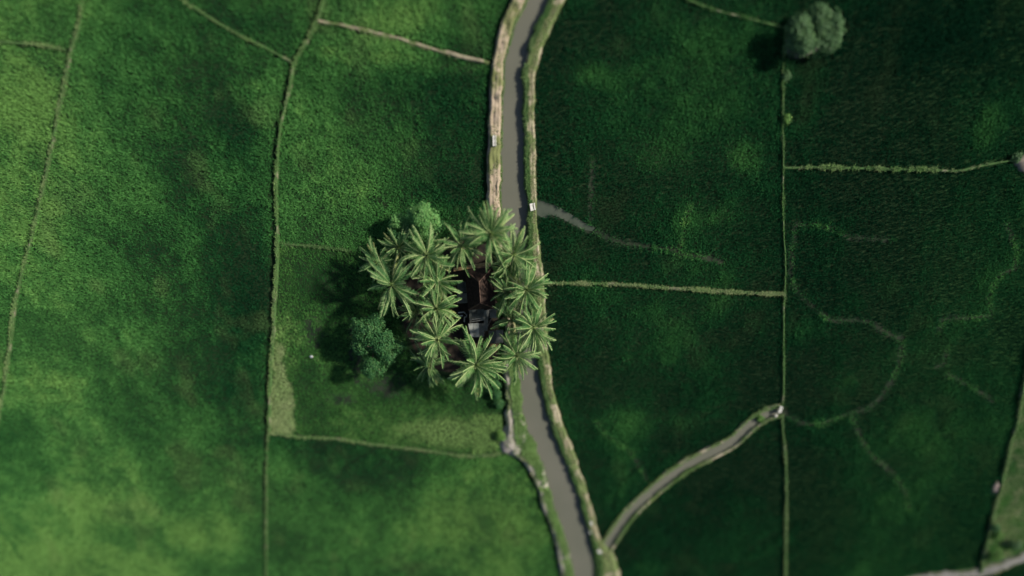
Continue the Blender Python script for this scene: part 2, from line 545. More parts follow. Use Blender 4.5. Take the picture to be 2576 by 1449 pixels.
def ridge(name, A, B, h, mat, label, cat='bank', nc=9, step=6., flat=.55, seed=1, track=False, zbase=-.06):
    """an earth ridge between edges A and B (plan units); returns a sampler for things growing on it"""
    n = max(8, int(max(len(resample(A, step)), len(resample(B, step)))))
    def even(q):
        q = P2(resample(q, step))
        d = np.r_[0, np.cumsum(np.hypot(*np.diff(q, axis=0).T))]
        s = np.linspace(0, d[-1], n)
        return np.c_[np.interp(s, d, q[:, 0]), np.interp(s, d, q[:, 1])]
    a = even(A); b = even(B)
    T = np.linspace(0, 1, nc)
    X = a[:, None, :] * (1 - T[None, :, None]) + b[:, None, :] * T[None, :, None]
    wob = (fbm(X[..., 0] * 1.3, X[..., 1] * 1.3, seed, 3) - .5)
    side = 1 - np.abs(2 * T - 1)
    prof = np.clip(side / (1 - flat), 0, 1); prof = prof * prof * (3 - 2 * prof)
    Z = prof[None, :] * h * (1 + 0.7 * wob)
    if track:
        for tc, wd in ((.42, .07), (.66, .07)):
            Z = Z - .10 * np.exp(-((T[None, :] - tc) / wd) ** 2)
    Z[:, 0] = zbase; Z[:, -1] = zbase
    # ragged outline
    d = b - a
    ln = np.hypot(d[:, 0], d[:, 1])[:, None]
    nrm = d / ln
    rag0 = (fbm(a[:, 0] * .9, a[:, 1] * .9, seed + 5, 3) - .5) * np.minimum(.9, ln[:, 0] * .3)
    rag1 = (fbm(b[:, 0] * .9, b[:, 1] * .9, seed + 9, 3) - .5) * np.minimum(.9, ln[:, 0] * .3)
    X = X + nrm[:, None, :] * (rag0[:, None] * (1 - T) + rag1[:, None] * T)[..., None]
    v = np.concatenate([X, Z[..., None]], -1).reshape(-1, 3)
    f = []
    for i in range(n - 1):
        for k in range(nc - 1):
            q = i * nc + k
            f.append((q, q + 1, q + nc + 1, q + nc))
    o = mesh_obj(name, v, f, mat, smooth=True)
    # make sure faces look up
    me = o.data
    if me.polygons[len(me.polygons) // 2].normal.z < 0:
        me.flip_normals()
    tag(o, label, cat, kind='structure')

    def sample(num, t0=.05, t1=.95):
        s = rng.random(num) * (n - 1); t = (t0 + (t1 - t0) * rng.random(num)) * (nc - 1)
        i = np.minimum(s.astype(int), n - 2); k = np.minimum(t.astype(int), nc - 2)
        fs = (s - i)[:, None]; ft = (t - k)[:, None]
        G = np.concatenate([X, Z[..., None]], -1)
        p = (G[i, k] * (1 - fs) + G[i + 1, k] * fs) * (1 - ft) + (G[i, k + 1] * (1 - fs) + G[i + 1, k + 1] * fs) * ft
        return p, t / (nc - 1), s / (n - 1)
    sample.area = float(np.sum(ln) * np.hypot(*np.diff(a, axis=0).T).mean())
    return sample


def bund(name, pl, width, h, mat, label, cat='bund', **kw):
    q = resample(pl, 12)
    nx = (fbm(q[:, 0] * .012, q[:, 1] * .012, kw.get('seed', 1), 2) - .5) * 10
    wv = .65 + .8 * fbm(q[:, 0] * .03, q[:, 1] * .03, kw.get('seed', 1) + 40, 3)
    t = np.gradient(q, axis=0); t /= np.hypot(t[:, 0], t[:, 1])[:, None]
    m = np.c_[-t[:, 1], t[:, 0]]
    return ridge(name, q + m * (width / 2 * wv)[:, None] + m * (nx * .35)[:, None], q - m * (width / 2 * wv)[:, None] + m * (nx * .35)[:, None], h, mat, label, cat, **kw)


sam = {}
KL, KB = next(i for i, q in enumerate(RIV_L) if q[1] > 800), next(i for i, q in enumerate(BANK_L) if q[1] > 800)
sam['bankL'] = ridge('river_bank', BANK_L[:KB + 1], RIV_L[:KL + 1], .95, M_BANK_DRY, 'broad pale dry earth bank on the left side of the river above the grove', nc=15, track=True, seed=3)
sam['bankLL'] = ridge('river_bank', BANK_L[KB:], RIV_L[KL:], .95, M_BANK_LUSH, 'bright grassy bank on the left side of the river below the grove', nc=15, track=True, seed=30)
sam['bankR'] = ridge('river_bank', RIV_R, BANK_R, .8, M_BANK_GREEN, 'grassy olive earth bank along the right side of the river', nc=15, track=True, seed=4)
sam['b1'] = bund('field_bund', B1, 9, .4, M_BUND, 'pale grassy bund slanting down the far left of the fields', seed=6)
sam['b2'] = bund('field_bund', B2, 9, .4, M_BUND, 'short pale bund running in from the top left edge', seed=7)
sam['b3'] = bund('field_bund', B3, 9, .3, M_BUND, 'diagonal grassy bund ending at the bund with the brown path corner', seed=8)
sam['b4'] = bund('field_bund', B4, 8, .6, M_BUND, 'long upright grassy bund left of the palm grove', seed=9)
sam['b5'] = bund('dirt_path', B5, 13, .5, M_PATH, 'bare brown path sloping to the river bank across the top', 'path', seed=10)
sam['b6'] = bund('field_bund', B6, 7, .3, M_BUND, 'low faint bund along the upper edge of the grove meadow', seed=12)
sam['b7'] = bund('field_bund', B7, 8, .4, M_BUND, 'grassy bund along the lower edge of the grove meadow', seed=13)
sam['b8'] = bund('field_bund', B8, 5, .3, M_BUND, 'thin upright bund running down to the bottom edge on the left', seed=14)
sam['b9'] = bund('field_bund', B9, 5, .4, M_BUND, 'long thin upright bund between the dark right-hand fields', seed=15)
sam['b9l'] = bund('field_bund', B9L, 8, .5, M_BUND, 'pale upright bund running down from the canal head', seed=16)
sam['b10'] = bund('field_bund', B10, 9, .6, M_BUND, 'pale level bund from the river bank across the right fields', seed=17)
sam['b11'] = bund('field_bund', B11, 8, .45, M_BUND, 'level bund with broken clumps of weeds on the upper right', seed=18)
sam['b12'] = bund('field_bund', B12, 8, .4, M_BUND, 'dim sloping bund leading to the round tree at upper right', seed=19)
sam['b14'] = bund('field_bund', B14, 10, .6, M_BUND, 'pale slanting bund at the lower right edge beside the verge', seed=20)
sam['c1'] = bund('canal_bank', [tuple(p) for p in offset(CANAL, -14)], 9, .5, M_BANK_GREEN, 'grassy bank on the upper left side of the feeder canal', 'bank', seed=21)
sam['c2'] = bund('canal_bank', [tuple(p) for p in offset(CANAL, 14)], 9, .5, M_BANK_GREEN, 'grassy bank on the lower right side of the feeder canal', 'bank', seed=22)
sam['road'] = bund('gravel_road', ROAD, 22, .35, M_ROAD, 'grey gravel road cutting the bottom right corner', 'road', seed=23, flat=.8)


def patch(name, poly, z, mat, label, cat, bulge=0., seed=1, kind='structure'):
    """an irregular sheet of soil; bulge raises its middle"""
    pl = np.array(resample(poly + [poly[0]], 8))[:-1]
    c = pl.mean(0)
    rings = [1, .8, .6, .4, .2]
    v = []; f = []
    n = len(pl)
    for r in rings:
        for i, (x, y) in enumerate(pl):
            p = P(c[0] + (x - c[0]) * r, c[1] + (y - c[1]) * r)
            nz = float(fbm(p.x * .8, p.y * .8, seed, 3)) - .5
            h = z + bulge * (1 - r ** 2) + (nz * .5 * bulge if r < 1 else 0)
            v.append((p.x, p.y, h if r < 1 or not bulge else -.05))
    v.append((*P(c[0], c[1])[:2], z + bulge))
    for j in range(len(rings) - 1):
        for i in range(n):
            i2 = (i + 1) % n
            f.append((j * n + i, j * n + i2, (j + 1) * n + i2, (j + 1) * n + i))
    j = len(rings) - 1
    for i in range(n):
        f.append((j * n + i, j * n + (i + 1) % n, len(v) - 1))
    o = mesh_obj(name, v, f, mat, smooth=True)
    if o.data.polygons[len(f) // 2].normal.z < 0:
        o.data.flip_normals()
    return tag(o, label, cat, kind=kind)


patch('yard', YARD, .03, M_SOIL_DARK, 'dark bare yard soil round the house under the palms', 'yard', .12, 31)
M_MOUND = mat_bank('bare_mound_earth', (.16, .14, .11), (.27, .23, .19), (.09, .12, .05), .45)
patch('earth_mound', [(2543, 404), (2556, 394), (2590, 388), (2606, 420), (2580, 438), (2556, 428)], .02, M_MOUND, 'brown earth mound at the right edge where the weedy bund ends', 'mound', .7, 32)
patch('earth_mound', [(2490, 1226), (2504, 1206), (2516, 1206), (2516, 1242), (2504, 1252), (2492, 1246)], .02, mat_bank('pinkish_earth', (.20, .16, .14), (.32, .26, .23), (.1, .12, .05), .1), 'pinkish bare earth heap beside the slanting lower right bund', 'mound', .5, 33)
patch('bare_soil', [(1256, 1120), (1262, 1085), (1276, 1060), (1290, 1075), (1300, 1105), (1318, 1135), (1322, 1162), (1290, 1150), (1262, 1138)], .05, mat_bank('grey_corner_earth', (.22, .20, .18), (.34, .30, .27), (.12, .16, .06), .1), 'grey bare corner of earth where the meadow bund meets the river bank', 'soil', .9, 34)

# the tree stand at the upper right stands on bare grey ground
patch('bare_soil', [(1974, 96), (1990, 70), (2020, 50), (2060, 70), (2096, 90), (2080, 118), (2050, 132), (2010, 152), (1984, 150), (1974, 128)], .06, mat_bank('grey_tree_earth', (.10, .095, .085), (.17, .155, .14), (.07, .09, .05), .2), 'dark grey bare ground beneath the round tree at upper right', 'soil', .2, 35)


# ------------------------------------------------------------------ grass and rice: blades scattered by geometry nodes
def tuft_mesh(name, blades, hmin, hmax, width, lean, mat, seed):
    r = random.Random(seed)
    v = []; f = []
    for i in range(blades):
        a = r.uniform(0, 2 * math.pi); h = r.uniform(hmin, hmax)
        l0 = r.uniform(.1, lean); w2 = width * r.uniform(.7, 1.3) / 2
        d = Vector((math.cos(a), math.sin(a), 0)); tw = a + math.pi / 2 + r.uniform(-.6, .6)
        s = Vector((math.cos(tw), math.sin(tw), 0))
        p0 = d * r.uniform(0, .10)
        p1 = p0 + d * h * .55 * math.sin(l0) + Vector((0, 0, h * .55 * math.cos(l0)))
        l1 = l0 + r.uniform(.3, .9)
        p2 = p1 + d * h * .45 * math.sin(l1) + Vector((0, 0, h * .45 * math.cos(l1)))
        b = len(v)
        v += [p0 - s * w2 * .6, p0 + s * w2 * .6, p1 + s * w2, p1 - s * w2, p2]
        f += [(b, b + 1, b + 2, b + 3), (b + 3, b + 2, b + 4)]
    me = bpy.data.meshes.new(name)
    me.from_pydata([tuple(p) for p in v], [], f)
    me.materials.append(mat)
    return bpy.data.objects.new(name, me)


RICE_T = [tuft_mesh('rice_tuft', 10, .45, .80, .055, .75, M_RICE, 40 + i) for i in range(5)]
GRASS_T = [tuft_mesh('grass_tuft', 10, .25, .55, .05, .9, M_GRASS, 60 + i) for i in range(4)]


def scatter(name, pts, scl, tint, dry, variants, label, cat, tilt=.12):
    n = len(pts)
    me = bpy.data.meshes.new(name)
    me.vertices.add(n)
    me.vertices.foreach_set('co', np.ascontiguousarray(pts, np.float32).ravel())
    rot = np.c_[rng.normal(0, tilt, n), rng.normal(0, tilt, n), rng.random(n) * 6.2832].astype(np.float32)
    a = me.attributes.new('rot', 'FLOAT_VECTOR', 'POINT'); a.data.foreach_set('vector', rot.ravel())
    for k, val in (('scl', scl), ('tint', tint), ('dry', dry)):
        a = me.attributes.new(k, 'FLOAT', 'POINT')
        a.data.foreach_set('value', np.broadcast_to(np.asarray(val, np.float32), (n,)).copy())
    a = me.attributes.new('vid', 'INT', 'POINT'); a.data.foreach_set('value', rng.integers(0, len(variants), n).astype(np.int32))
    o = bpy.data.objects.new(name, me)
    COL.objects.link(o)
    t = bpy.data.node_groups.new(name + '_nodes', 'GeometryNodeTree')
    t.interface.new_socket('Geometry', in_out='INPUT', socket_type='NodeSocketGeometry')
    t.interface.new_socket('Geometry', in_out='OUTPUT', socket_type='NodeSocketGeometry')
    gi = t.nodes.new('NodeGroupInput'); go = t.nodes.new('NodeGroupOutput')
    io = t.nodes.new('GeometryNodeInstanceOnPoints')
    jn = t.nodes.new('GeometryNodeJoinGeometry')
    for vr in reversed(variants):
        oi = t.nodes.new('GeometryNodeObjectInfo')
        oi.inputs['Object'].default_value = vr
        oi.inputs['As Instance'].default_value = True
        t.links.new(oi.outputs['Geometry'], jn.inputs[0])
    def na(nm, ty):
        q = t.nodes.new('GeometryNodeInputNamedAttribute'); q.data_type = ty
        q.inputs['Name'].default_value = nm
        return q.outputs['Attribute']
    t.links.new(gi.outputs[0], io.inputs['Points'])
    t.links.new(jn.outputs[0], io.inputs['Instance'])
    io.inputs['Pick Instance'].default_value = True
    t.links.new(na('vid', 'INT'), io.inputs['Instance Index'])
    t.links.new(na('rot', 'FLOAT_VECTOR'), io.inputs['Rotation'])
    t.links.new(na('scl', 'FLOAT'), io.inputs['Scale'])
    t.links.new(io.outputs[0], go.inputs[0])
    md = o.modifiers.new('scatter', 'NODES'); md.node_group = t
    return tag(o, label, cat, kind='stuff')


SP = .27
xs = np.arange(-102, 102, SP); ys = np.arange(-62, 46, SP)
GX, GY = np.meshgrid(xs, ys)
GX = (GX + rng.uniform(-.5, .5, GX.shape) * SP).ravel(); GY = (GY + rng.uniform(-.5, .5, GY.shape) * SP).ravel()
U, V = toU(GX, GY)
keep = (U > -150) & (U < 2726) & (V > -110) & (V < 1560)
GX, GY, U, V = GX[keep], GY[keep], U[keep], V[keep]
jit = (fbm(GX * 1.1, GY * 1.1, 77, 2) - .5)       # ragged edges
xl, xr = xat(RIV_L, V), xat(RIV_R, V)
bl, br = xat(BANK_L, V), xat(BANK_R, V)
free = ~((U > bl - 3 + jit * 8) & (U < br + 3 + jit * 8))
for pl, hw in ((B1, 5), (B2, 4), (B3, 4), (B4, 5), (B5, 6), (B6, 3), (B7, 5), (B8, 3), (B9, 3.5), (B9L, 4.5), (B10, 5), (B11, 4), (B12, 4), (B14, 6)):
    free &= pldist(U, V, pl) > hw + jit * 5
# rice left out on the side away from the sun, added for dark shade strips
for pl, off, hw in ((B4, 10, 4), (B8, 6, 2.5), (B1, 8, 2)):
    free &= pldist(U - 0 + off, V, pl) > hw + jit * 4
free &= pldist(U, V, CANAL) > 18 + jit * 4
free &= pldist(U, V, ROAD) > 13 + jit * 4
free &= ~inpoly(U, V, pond)
for pl, hw in GAPS:
    free &= pldist(U, V, pl) > hw * .66 + jit * 5
free &= ~inpoly(U, V, [(1974, 96), (1990, 70), (2020, 50), (2060, 70), (2096, 90), (2080, 118), (2050, 132), (2010, 152), (1984, 150), (1974, 128)])
free &= ~inpoly(U, V, [(2543, 404), (2556, 394), (2590, 388), (2606, 420), (2580, 438), (2556, 428)])
free &= ~inpoly(U, V, [(1256, 1120), (1262, 1085), (1276, 1060), (1318, 1135), (1322, 1162), (1262, 1138)])
GX, GY, U, V, jit = GX[free], GY[free], U[free], V[free], jit[free]
bl, br = xat(BANK_L, V), xat(BANK_R, V)
house = inpoly(U, V, HOUSE_FIELD)
yard = inpoly(U + jit * 20, V, YARD)
verge = (U > xat(B14, V)) & (V > 880)
south_road = verge & (V > yat(ROAD, U))
verge &= ~south_road

big = fbm(GX * .045, GY * .045, 5, 4)
mid = fbm(GX * .16, GY * .16 , 6, 4)
fine = fbm(GX * .7, GY * .9, 8, 3)
rnd = rng.random(len(GX))


def blob(cx, cy, rx, ry):
    d = ((U - cx) / rx) ** 2 + ((V - cy) / ry) ** 2
    return np.exp(-d * 1.2)


# crop tint: patchy tone, with the lit left and shaded right painted in
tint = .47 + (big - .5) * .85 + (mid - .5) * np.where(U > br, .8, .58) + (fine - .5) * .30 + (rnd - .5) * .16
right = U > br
tint = np.where(right, .115 + (tint - .45) * .70, tint)  # shaded blade sides seen towards the sun, painted as darker tint
tint += .30 * np.clip((480 - U) / 480, 0, 1)                                # lit blade sides seen towards the left, painted as paler tint
tint += .13 * np.clip((V - 1090) / 200, 0, 1) * (U < bl)
for cx, cy, rx, ry, k in ((1650, 400, 90, 50, .30), (1865, 400, 45, 45, .45), (1480, 185, 50, 30, .3), (2200, 290, 130, 60, .16), (2440, 300, 70, 90, .22),
                          (1650, 1060, 200, 40, .16), (2180, 900, 110, 60, .12), (2120, 960, 130, 50, .15), (880, 450, 60, 50, .12), (1000, 100, 180, 60, .12), (1010, 30, 190, 60, .34),
                          (480, 1340, 120, 60, .2), (140, 1430, 160, 60, .3), (1050, 1330, 320, 130, .2), (350, 760, 160, 120, .10), (250, 1180, 200, 120, .14), (120, 180, 90, 120, .12), (90, 700, 90, 250, .12), (1000, 150, 160, 18, .2), (1150, 170, 80, 14, .25), (150, 900, 120, 150, .12),
                          (830, 130, 40, 18, .3), (540, 1000, 150, 60, -.16), (350, 480, 160, 60, .1), (600, 900, 110, 200, -.30), (650, 700, 60, 220, -.16), (690, 1110, 160, 40, -.22), (400, 60, 120, 60, -.05), (280, 190, 140, 60, -.03), (620, 330, 60, 90, -.15), (650, 60, 100, 40, -.2),
                          (860, 540, 70, 50, .06), (2060, 820, 100, 30, .1), (640, 215, 30, 18, .3), (1800, 545, 60, 30, .2), (1480, 900, 60, 40, -.05),
                          (1120, 280, 120, 100, -.22), (1100, 480, 140, 70, -.26), (930, 560, 90, 50, -.16), (980, 210, 150, 40, -.14), (2350, 90, 320, 140, -.2), (1700, 620, 300, 60, -.08)):
    tint += k * blob(cx, cy, rx, ry) * (.6 + .8 * mid)
rim = np.zeros(len(GX))
for pl, hw in GAPS[:13]:
    d = pldist(U, V, pl)
    rim = np.maximum(rim, np.exp(-((d - hw * .72 - 1.2) / 2.0) ** 2))
tint += .36 * rim * (.5 + fine)  # sunlit edges of the gaps, painted as paler tufts
crease = np.exp(-(np.abs(fbm(GX * .075, GY * .075, 55, 3) - .5) / .008) ** 2) * np.clip((fbm(GX * .05, GY * .05, 57, 2) - .45) * 6, 0, 1)
tint = np.clip(tint - .22 * crease, 0, 1)
dryv = np.clip((fbm(GX * .22, GY * .22, 21, 3) - .66) * 1.5, 0, .2) * np.where(right, .3, 1)
scl = .78 + (mid - .5) * .9 + (fine - .5) * .55 + (rnd - .5) * .3
scl = np.clip(scl - .45 * crease, np.where(right, .68, .55), 1.4)

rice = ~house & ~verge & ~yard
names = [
    ('far_left', (U < xat(B1, V)) & (V > yat(B2, U)), 'bright rice crop in the narrow field along the far left edge'),
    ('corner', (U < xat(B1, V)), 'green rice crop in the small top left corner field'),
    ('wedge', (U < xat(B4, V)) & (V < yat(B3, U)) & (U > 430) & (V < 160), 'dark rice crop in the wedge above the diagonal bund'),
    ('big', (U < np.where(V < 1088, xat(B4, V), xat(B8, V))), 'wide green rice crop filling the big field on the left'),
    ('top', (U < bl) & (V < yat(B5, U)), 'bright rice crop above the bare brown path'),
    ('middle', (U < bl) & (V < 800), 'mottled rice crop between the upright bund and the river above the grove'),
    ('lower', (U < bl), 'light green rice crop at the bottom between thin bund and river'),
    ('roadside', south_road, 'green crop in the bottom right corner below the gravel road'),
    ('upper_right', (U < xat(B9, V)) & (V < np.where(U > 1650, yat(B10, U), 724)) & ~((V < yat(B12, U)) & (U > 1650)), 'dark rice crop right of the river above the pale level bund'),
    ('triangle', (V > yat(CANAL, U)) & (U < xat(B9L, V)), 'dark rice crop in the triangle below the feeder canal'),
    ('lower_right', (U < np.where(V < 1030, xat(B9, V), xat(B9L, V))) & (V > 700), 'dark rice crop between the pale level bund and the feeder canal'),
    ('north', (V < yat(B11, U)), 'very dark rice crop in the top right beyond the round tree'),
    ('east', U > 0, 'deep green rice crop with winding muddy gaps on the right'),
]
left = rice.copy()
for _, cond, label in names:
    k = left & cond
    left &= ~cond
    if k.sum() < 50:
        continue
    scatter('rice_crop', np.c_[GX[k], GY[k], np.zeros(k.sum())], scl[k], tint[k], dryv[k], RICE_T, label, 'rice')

# meadow round the grove: shorter, thinner grass with bare spots
bare = np.zeros(len(GX), bool)
for cx, cy, rx, ry in ((785, 835, 24, 34), (860, 1003, 32, 14), (905, 925, 16, 45), (885, 850, 8, 50), (900, 770, 9, 40), (970, 965, 40, 30), (800, 870, 10, 14), (925, 715, 8, 30), (1255, 950, 6, 60)):
    bare |= ((U - cx) / rx) ** 2 + ((V - cy) / ry) ** 2 + jit * 2.2 + (fine - .5) * 2.2 < .40
SPOTS = [((785, 835, 24, 34), 'grey bare patch at the left of the grove meadow'), ((860, 1003, 32, 14), 'level grey bare patch low in the grove meadow'), ((905, 925, 16, 45), 'grey bare strip left of the big round dark tree'),
         ((885, 850, 8, 50), 'thin worn trail left of the big round dark tree'), ((970, 965, 40, 30), 'dark bare patch below the big round dark tree')]
for i, ((cx, cy, rx, ry), lb) in enumerate(SPOTS):
    patch('bare_patch', [(cx + 1.3 * rx * math.cos(a), cy + 1.2 * ry * math.sin(a)) for a in np.linspace(0, 6.2832, 12, endpoint=False)], .012 + .004 * i, M_MUD, lb, 'bare patch')
k = house & ~yard & ~(bare & (rnd > .3))
mt = .56 + (mid - .5) * .6 + (fine - .5) * .4 + (rnd - .5) * .2 + .75 * blob(1155, 1088, 130, 40) + .18 * np.clip((760 - U) / 70, 0, 1)
md = .12 * blob(1140, 1085, 110, 40) * mid
ds = inpoly(U + jit * 24, V, STRIP_DRY)
md = np.where(ds, .15 + .35 * fine, md)
mt = np.where(ds, .92, mt)
corner = ((U > 1190) & (U < 1275) & (V > 1040) & (V < 1140))
mt = np.where(corner, mt + .25, mt)
scatter('meadow_grass', np.c_[GX[k], GY[k], np.zeros(k.sum())], .55 + .5 * mid[k] + .3 * (fine[k] - .5) + .45 * ds[k], np.clip(mt[k], 0, 1), np.clip(md[k], 0, 1), GRASS_T,
        'short uneven meadow grass around the palm grove', 'grass')
k = verge
scatter('verge_grass', np.c_[GX[k], GY[k], np.zeros(k.sum())], .7 + .4 * mid[k], np.clip(.68 + (mid[k] - .5) * .7, 0, 1), np.clip(.15 + (fine[k] - .4), 0, .6), GRASS_T,
        'pale rough verge grass in the lower right corner', 'grass')

# grass growing on banks and bunds
parts = []


def grow(key, dens, s0, s1, t0, t1, d0, d1, a=.06, b=.94, keepf=None):
    sm = sam[key]
    n = int(sm.area * dens)
    p, t, s = sm(n, a, b)
    cl = fbm(p[:, 0] * .6, p[:, 1] * .6, 91, 3)
    keepm = cl + rng.normal(0, .12, n) > .40
    if keepf is not None:
        keepm &= keepf(t, s, p)
    sc = s0 + (s1 - s0) * np.clip(cl + rng.normal(0, .15, n), 0, 1)
    ti = t0 + (t1 - t0) * np.clip(cl + rng.normal(0, .2, n), 0, 1)
    dr = d0 + (d1 - d0) * np.clip(rng.random(n) * .6 + .7 * (fbm(p[:, 0] * .4, p[:, 1] * .4, 95, 2) - .2), 0, 1)
    return p[keepm], sc[keepm], ti[keepm], dr[keepm]


def emit(name, sets, label):
    p, sc, ti, dr = (np.concatenate(q) for q in zip(*sets))
    scatter(name, p, sc, np.clip(ti, 0, 1), np.clip(dr, 0, 1), GRASS_T, label, 'grass', .25)


def lowleft(t, s, p):
    return s > .60


emit('bank_grass', [grow('bankL', 9, .3, .6, .5, .9, .5, 1), grow('bankL', 20, .4, .8, .6, .95, 0, .45, .9, .99),
                    grow('bankLL', 90, .6, 1.2, .75, 1.0, 0, .25, .50, .99), grow('bankLL', 10, .4, .8, .55, .9, .2, .8, .05, .5)], 'dry straw and green grass on the left river banks')
emit('bank_grass', [grow('bankR', 16, .3, .6, .6, .95, .45, 1.0, .35, .97), grow('bankR', 40, .5, 1.05, .35, .85, 0, .3, .02, .36)], 'thick green grass hanging over the water from the right river bank')
emit('bund_grass', [grow(q, 36, .4, .8, t0, t1, d0, d1) for q, t0, t1, d0, d1 in (
    ('b1', .6, .95, .05, .4), ('b2', .6, 1, .05, .4), ('b3', .6, .95, 0, .3), ('b4', .55, .95, 0, .3), ('b6', .35, .7, 0, .3), ('b7', .5, .95, 0, .5), ('b8', .45, .8, 0, .4))],
     'rough grass growing along the bunds left of the river')
emit('bund_grass', [grow(q, 36, .4, .8, t0, t1, d0, d1) for q, t0, t1, d0, d1 in (
    ('b9', .3, .7, 0, .25), ('b9l', .45, .85, .1, .45), ('b10', .75, 1.0, .15, .7), ('b10', .75, 1.0, .1, .6), ('b12', .3, .7, 0, .2), ('b14', .5, .9, .1, .5), ('c1', .55, .95, 0, .4), ('c2', .5, .9, 0, .4))],
     'rough grass growing along the bunds right of the river')
emit('path_grass', [grow('b5', 20, .3, .7, .6, 1, .2, .8, .0, .25), grow('road', 12, .3, .6, .5, .9, .3, .9, .02, .22), grow('road', 12, .3, .6, .5, .9, .3, .9, .8, .98)], 'thin grass edging the brown path and gravel road')


def clumps(t, s, p):
    return (vnoise(s * 26, s * 0, 12) > .42) & (s < .83)


emit('bund_weeds', [grow('b11', 50, .6, 1.05, .6, 1, .0, .4, .1, .9, clumps), grow('b11', 16, .4, .8, .4, .8, .1, .6)], 'broken clumps of pale weeds on the upper right level bund')

# ================================================================== PALMS
def frond_mesh(name, a0, bend, seed, L=4.3, mat=None, ragged=0.):
    r = random.Random(seed)
    n = 13
    pts = [Vector((0, 0, 0))]
    side = r.uniform(-.25, .25)
    for i in range(n):
        s = (i + .5) / n
        el = a0 - bend * s ** 1.25
        yaw = side * s
        pts.append(pts[-1] + Vector((math.cos(el) * math.cos(yaw), math.cos(el) * math.sin(yaw), math.sin(el))) * (L / n))
    v = []; f = []; tint = []
    rad = [.062 * (1 - .7 * i / n) + .008 for i in range(n + 1)]
    tube(v, f, pts, rad, 4, False)
    tint += [1.0] * len(v)
    nl = 27
    droop = r.uniform(.35, .85)
    twist = r.choice((r.uniform(-.4, .4), r.uniform(.7, 1.3), r.uniform(-1.3, -.7)))
    for k in range(nl):
        s = .13 + .86 * k / (nl - 1)
        q = s * n; i = min(int(q), n - 1); t = q - i
        p = pts[i].lerp(pts[i + 1], t)
        d = (pts[i + 1] - pts[i]).normalized()
        lat = Vector((0, 0, 1)).cross(d).normalized()
        up = d.cross(lat)
        tw = twist * s
        lat2 = lat * math.cos(tw) + up * math.sin(tw)
        up2 = d.cross(lat2)
        ln = .86 * (math.sin(math.pi * min(1, .20 + s * .75)) ** .75 * .92 + .08) * r.uniform(.82, 1.15)
        fw = .48 + .60 * s
        for sg in (-1, 1):
            if r.random() < ragged:
                continue
            dr = droop + r.uniform(-.2, .25)
            dirn = (lat2 * sg * math.cos(fw) + d * math.sin(fw)) * math.cos(dr) - up2 * math.sin(dr) * .8
            dirn.normalize()
            dir2 = (dirn + Vector((0, 0, -1)) * r.uniform(.3, .8)).normalized()
            wv = (d - dirn * d.dot(dirn)).normalized() * .042 * r.uniform(.75, 1.2)
            p1 = p + dirn * ln * .5
            p2 = p1 + dir2 * ln * .5
            b = len(v)
            v += [p - wv * .7, p + wv * .7, p1 + wv, p1 - wv, p2]
            f += [(b, b + 1, b + 2, b + 3), (b + 3, b + 2, b + 4)]
            tv = min(1, max(0, .36 + .16 * s + r.uniform(-.2, .2)))
            tint += [tv + .24, tv + .24, tv - .06, tv - .06, tv + .06]
    me = bpy.data.meshes.new(name)
    me.from_pydata([tuple(p) for p in v], [], f)
    a = me.attributes.new('tint', 'FLOAT', 'POINT')
    a.data.foreach_set('value', np.asarray(tint, np.float32))
    me.materials.append(mat)
    return me


FRONDS = {}
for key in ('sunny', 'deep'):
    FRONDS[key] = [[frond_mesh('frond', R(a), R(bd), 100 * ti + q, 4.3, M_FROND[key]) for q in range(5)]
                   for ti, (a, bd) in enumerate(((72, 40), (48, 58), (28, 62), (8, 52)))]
FRONDS['dead'] = [frond_mesh('dead_frond', R(-30), R(50), 900 + q, 3.6, M_FROND['dead'], .3) for q in range(3)]
FRONDS['pale'] = [frond_mesh('yellowing_frond', R(15), R(62), 950 + q, 4.2, M_FROND['pale'], .08) for q in range(3)]
M_TRUNK = simple_noise_mat('palm_bark', (.13, .11, .09), (.26, .22, .18), 3, .9, .4)
M_HEART = leaf_mat('palm_heart', [(0, (.10, .18, .05)), (1, (.22, .32, .10))])
M_NUT = simple_noise_mat('green_coconuts', (.10, .16, .04), (.20, .24, .08), 8, .45, .05)
bm = bmesh.new(); bmesh.ops.create_icosphere(bm, subdivisions=2, radius=.13)
for q in bm.verts:
    q.co.z *= 1.25
NUT = bpy.data.meshes.new('coconut'); bm.to_mesh(NUT); bm.free(); NUT.materials.append(M_NUT)
NUT.polygons.foreach_set('use_smooth', [True] * len(NUT.polygons))


